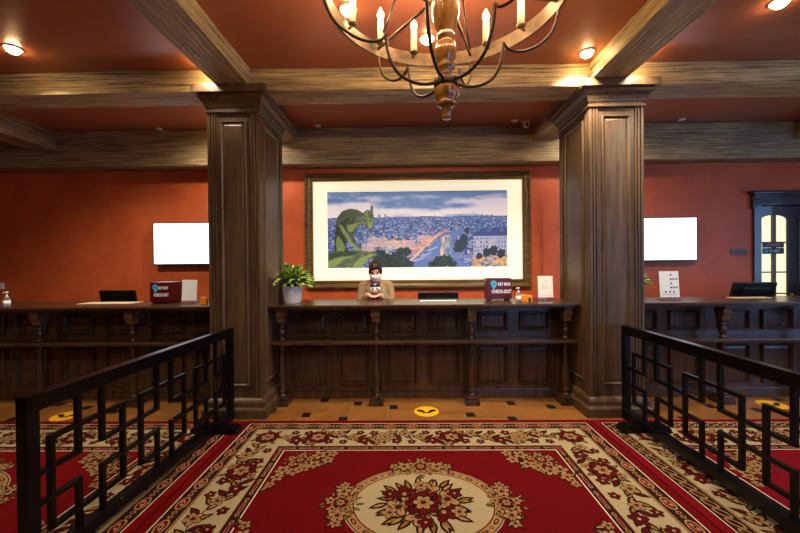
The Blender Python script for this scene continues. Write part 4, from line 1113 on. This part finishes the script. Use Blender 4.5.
# ------------------------------------------------------------------ receptionist
def remesh(o, vox, it=4):
    m_ = o.modifiers.new('fuse', 'REMESH'); m_.mode = 'VOXEL'; m_.voxel_size = vox; m_.use_smooth_shade = True
    s_ = o.modifiers.new('soften', 'SMOOTH'); s_.iterations = it; s_.factor = .5
def person():
    X, Y = atY(376, 290, 4.52).x, 4.54
    t = thing('person', (X, Y, 0), 'receptionist in beige blazer and white mask looking down behind the central counter', 'person')
    V = lambda a, b, c: (X + a, Y + b, c)
    # head frame: bowed forward
    HC = Vector((X, Y - .10, 1.425)); HR = Matrix.Rotation(R(24), 3, 'X')
    def H(a, b, c): return HC + HR @ Vector((a, b, c))
    b = MB()
    b.ell(HC, (.072, .092, .108), HR)                                 # skull
    b.ell(H(0, -.018, -.045), (.058, .072, .072), HR)                 # jaw
    b.ell(H(0, -.062, -.098), (.022, .02, .016), HR)                  # chin
    b.tube([H(0, -.088, .012), H(0, -.097, -.014), H(0, -.099, -.026)], [.007, .010, .010], 8)   # nose
    b.ell(H(0, -.084, -.062), (.026, .012, .008), HR)                 # lips
    for s_ in (-1, 1):
        b.ell(H(s_ * .073, .005, -.008), (.008, .018, .03), HR)       # ears
        b.ell(H(s_ * .03, -.08, .026), (.02, .012, .006), HR)         # brow
    b.tube([V(0, -.0, 1.24), V(0, -.03, 1.30), H(0, .03, -.07)], [.052, .046, .048], 14)
    # torso, pelvis and legs
    b.tube([V(0, .02, .84), V(0, .02, .93), V(0, .015, 1.02), V(0, .0, 1.14), V(0, .0, 1.2), V(0, .0, 1.25)], [.13, .125, .108, .125, .105, .055], 18)
    for s_ in (-1, 1):
        b.tube([V(s_ * .08, .02, .86), V(s_ * .085, .0, .62), V(s_ * .085, .0, .46), V(s_ * .085, .02, .26), V(s_ * .085, .03, .08)], [.09, .07, .052, .052, .034], 14)
        b.tube([V(s_ * .085, .05, .03), V(s_ * .088, -.06, .03), V(s_ * .09, -.13, .025)], [.03, .036, .024], 10)
        sh = V(s_ * .165, .0, 1.24); el = V(s_ * .185, -.06, 1.0); wr = V(s_ * .062, -.285, 1.116)
        b.tube([V(s_ * .05, 0, 1.232), V(s_ * .155, 0, 1.215), V(s_ * .182, -.02, 1.11), el], [.045, .04, .038, .034], 12)
        b.tube([el, tuple((e + w_) / 2 for e, w_ in zip(el, wr)), wr], [.036, .033, .022], 12)
        # palm and fingers, relaxed curl, resting on the worktop
        pc = V(s_ * .04, -.325, 1.104)
        b.tube([wr, V(s_ * .05, -.305, 1.107), pc], [.02, .026, .026], 12, flat=.6)
        for q in range(4):
            bx = .062 - q * .016; L = (.052, .062, .058, .048)[3 - q]
            b.tube([V(s_ * (bx - .012), -.335, 1.106), V(s_ * (bx - .018), -.335 - L * .5, 1.107), V(s_ * (bx - .024), -.335 - L * .85, 1.099), V(s_ * (bx - .027), -.335 - L, 1.091)], [.0085, .008, .0072, .006], 8)
        b.tube([V(s_ * .03, -.30, 1.106), V(s_ * .012, -.322, 1.104), V(s_ * .006, -.345, 1.098)], [.0105, .009, .0075], 8)
    b.v = [(q[0], q[1], q[2] + .019) if q[1] < Y - .17 and q[2] < 1.2 and q[2] > 1.0 else q for q in b.v]
    bo = b.build('body', M['skin'], t); remesh(bo, .0055, 3)
    # clothing
    c = MB()
    c.tube([V(0, .015, .78), V(0, .015, .9), V(0, .012, 1.0), V(0, .0, 1.1), V(0, .0, 1.2), V(0, .005, 1.262)], [.165, .16, .138, .152, .146, .085], 24)
    for s_ in (-1, 1):
        sh = V(s_ * .165, .0, 1.235); el = V(s_ * .19, -.06, .995); wr = V(s_ * .082, -.232, 1.10)
        c.tube([V(s_ * .04, .005, 1.262), V(s_ * .11, .003, 1.248), sh, V(s_ * .192, -.02, 1.12), el], [.05, .055, .056, .052, .048], 14)
        wr = (wr[0], wr[1], 1.132); c.tube([el, tuple((e + w_) / 2 for e, w_ in zip(el, wr)), wr], [.052, .046, .034], 14)
    co = c.build('blazer', M['blazer'], t); remesh(co, .007, 4)
    # white blouse, wine vest and lapels sit in front of the chest
    bl = MB().ell(V(0, -.132, 1.19), (.068, .045, .055)).ell(V(0, -.115, 1.22), (.055, .045, .04)); o = bl.build('blouse', M['blouse'], t); remesh(o, .006, 3)
    ve = MB().ell(V(0, -.142, 1.115), (.064, .045, .045)).ell(V(0, -.13, 1.02), (.06, .04, .06)); o = ve.build('vest', M['vest'], t); remesh(o, .006, 3)
    la = MB()
    for s_ in (-1, 1):
        la.tube([V(s_ * .045, -.075, 1.27), V(s_ * .066, -.128, 1.22), V(s_ * .066, -.152, 1.16), V(s_ * .058, -.16, 1.09)], [.012, .02, .018, .006], 10, flat=.45)
    la.build('lapels', M['blazer'], t)
    sc = MB().tube([V(-.05, -.055, 1.268), V(-.035, -.11, 1.25), V(0, -.14, 1.236), V(.035, -.11, 1.25), V(.05, -.055, 1.268)], .014, 10)
    sc.ell(V(0, -.155, 1.232), (.014, .012, .014))
    for s_ in (-1, 1): sc.ell(V(s_ * .032, -.155, 1.238), (.034, .016, .022), Matrix.Rotation(R(-15 * s_), 3, 'Y')).tube([V(0, -.158, 1.228), V(s_ * .03, -.17, 1.20), V(s_ * .045 + .01, -.172, 1.172)], [.008, .014, .008], 8, flat=.5)
    sc.build('neck_scarf', M['scarf'], t)
    MB().box(X + .088, X + .128, Y - .166, Y - .156, 1.155, 1.19, bev=.003, mtx=None).build('name_badge', M['badge'], t)
    sk = MB().tube([V(0, .015, .5), V(0, .015, .7), V(0, .015, .86), V(0, .012, .98)], [.17, .172, .15, .12], 24); sk.build('skirt', M['skirt'], t)
    for s_ in (-1, 1):
        MB().tube([V(s_ * .085, .06, .034), V(s_ * .088, -.05, .036), V(s_ * .09, -.145, .03)], [.034, .04, .026], 12, flat=.8).build('shoe', M['black_plastic'], t)
    # hair: cap, side-swept fringe, low bun
    h = MB()
    h.ell(H(0, .016, .022), (.084, .094, .104), HR)
    h.ell(H(0, -.045, .075), (.062, .045, .045), HR)
    h.tube([H(.03, -.062, .082), H(-.012, -.084, .072), H(-.05, -.076, .046), H(-.070, -.048, .008), H(-.074, -.026, -.04)], [.02, .02, .016, .013, .008], 10)
    h.tube([H(.025, -.062, .075), H(-.02, -.082, .055), H(-.048, -.074, .03)], [.016, .016, .008], 10)
    h.tube([H(.03, -.062, .082), H(.052, -.070, .055), H(.068, -.050, .012), H(.074, -.026, -.035)], [.02, .016, .012, .008], 10)
    for s_ in (-1, 1): h.ell(H(s_ * .06, .03, -.02), (.028, .055, .06), HR)
    h.ell(H(0, .115, -.03), (.045, .04, .042), HR)
    # keep the face clear
    ho = h.build('hair', M['hair'], t); remesh(ho, .005, 3)
    mk = MB(); n = 14; rows = 9; vs = []; fs = []
    for j in range(rows):
        v = j / (rows - 1)
        for i in range(n + 1):
            u = i / n * 2 - 1; ang = u * 1.25
            rx = .068 + .006 * math.sin(PI * v); ry = .108 + .018 * math.sin(PI * min(1, v * 1.25))
            vs.append(H(rx * math.sin(ang) * 1.04, -ry * math.cos(ang) + .004, -.026 - .080 * v + .012 * (1 - abs(u)) * (1 - v) ))
    for j in range(rows - 1):
        for i in range(n): k = j * (n + 1) + i; fs.append([k, k + 1, k + n + 2, k + n + 1])
    mk.add(vs, fs, 0, True)
    for s_ in (-1, 1): mk.tube([H(s_ * .066, -.035, -.03), H(s_ * .078, .0, -.01), H(s_ * .08, .015, -.012)], .0018, 5)
    mo = mk.build('face_mask', M['mask'], t); sd = mo.modifiers.new('t', 'SOLIDIFY'); sd.thickness = .002
    for s_ in (-1, 1): MB().ell(H(s_ * .031, -.083, .006), (.014, .006, .005), HR, n=12).build('eye', M['eye'], t)
person()

# ------------------------------------------------------------------ added fill lamps out of view, and daylight
for i, (x, y) in enumerate(((-5.0, .6), (-1.0, .4), (.9, -.6), (4.8, .6), (-3.0, -2.2), (3.0, -2.2), (-4.6, 4.35), (4.3, 4.35), (-.9, 4.3), (1.1, 4.3))):
    pass
def fill_downlight(x, y, label, power, size=.05):
    downlight((x, y, 0), label, power, size=size)
for x, y, s_ in ((-5.0, .5, 'left'), (-.7, .2, 'centre left'), (1.1, -.4, 'centre'), (4.8, .5, 'right')):  # extra ceiling lamps put in as general fill
    fill_downlight(x, y, 'added fill downlight out of view, ' + s_ + ' of the room', PW['far'])

def area(name, loc, rot, sx, sy, power, colr):
    l = bpy.data.lights.new(name, 'AREA'); l.shape = 'RECTANGLE'; l.size = sx; l.size_y = sy; l.energy = power; l.color = colr
    o = bpy.data.objects.new(name, l); col.objects.link(o); o.location = loc; o.rotation_euler = rot
    return o
area('daylight_window', (X1 - .03, .85, 1.7), (0, R(90), 0), 1.9, 4.8, PW['day'], (.22, .5, 1.0))

area('daylight_window', (4.5, Y0 + .03, 1.65), (R(-90), 0, R(180)), 3.7, 2.2, PW['day2'], (.32, .58, 1.0))
w = bpy.data.worlds.new('world'); scene.world = w; w.use_nodes = True
bg = w.node_tree.nodes['Background']; bg.inputs[0].default_value = (.45, .62, 1, 1); bg.inputs[1].default_value = 2

scene.view_settings.view_transform = 'Standard'; scene.view_settings.look = 'None'
scene.view_settings.exposure = .03; scene.view_settings.gamma = 1; scene.view_settings.use_curve_mapping = False
scene.cycles.max_bounces = 8; scene.cycles.sample_clamp_indirect = 4
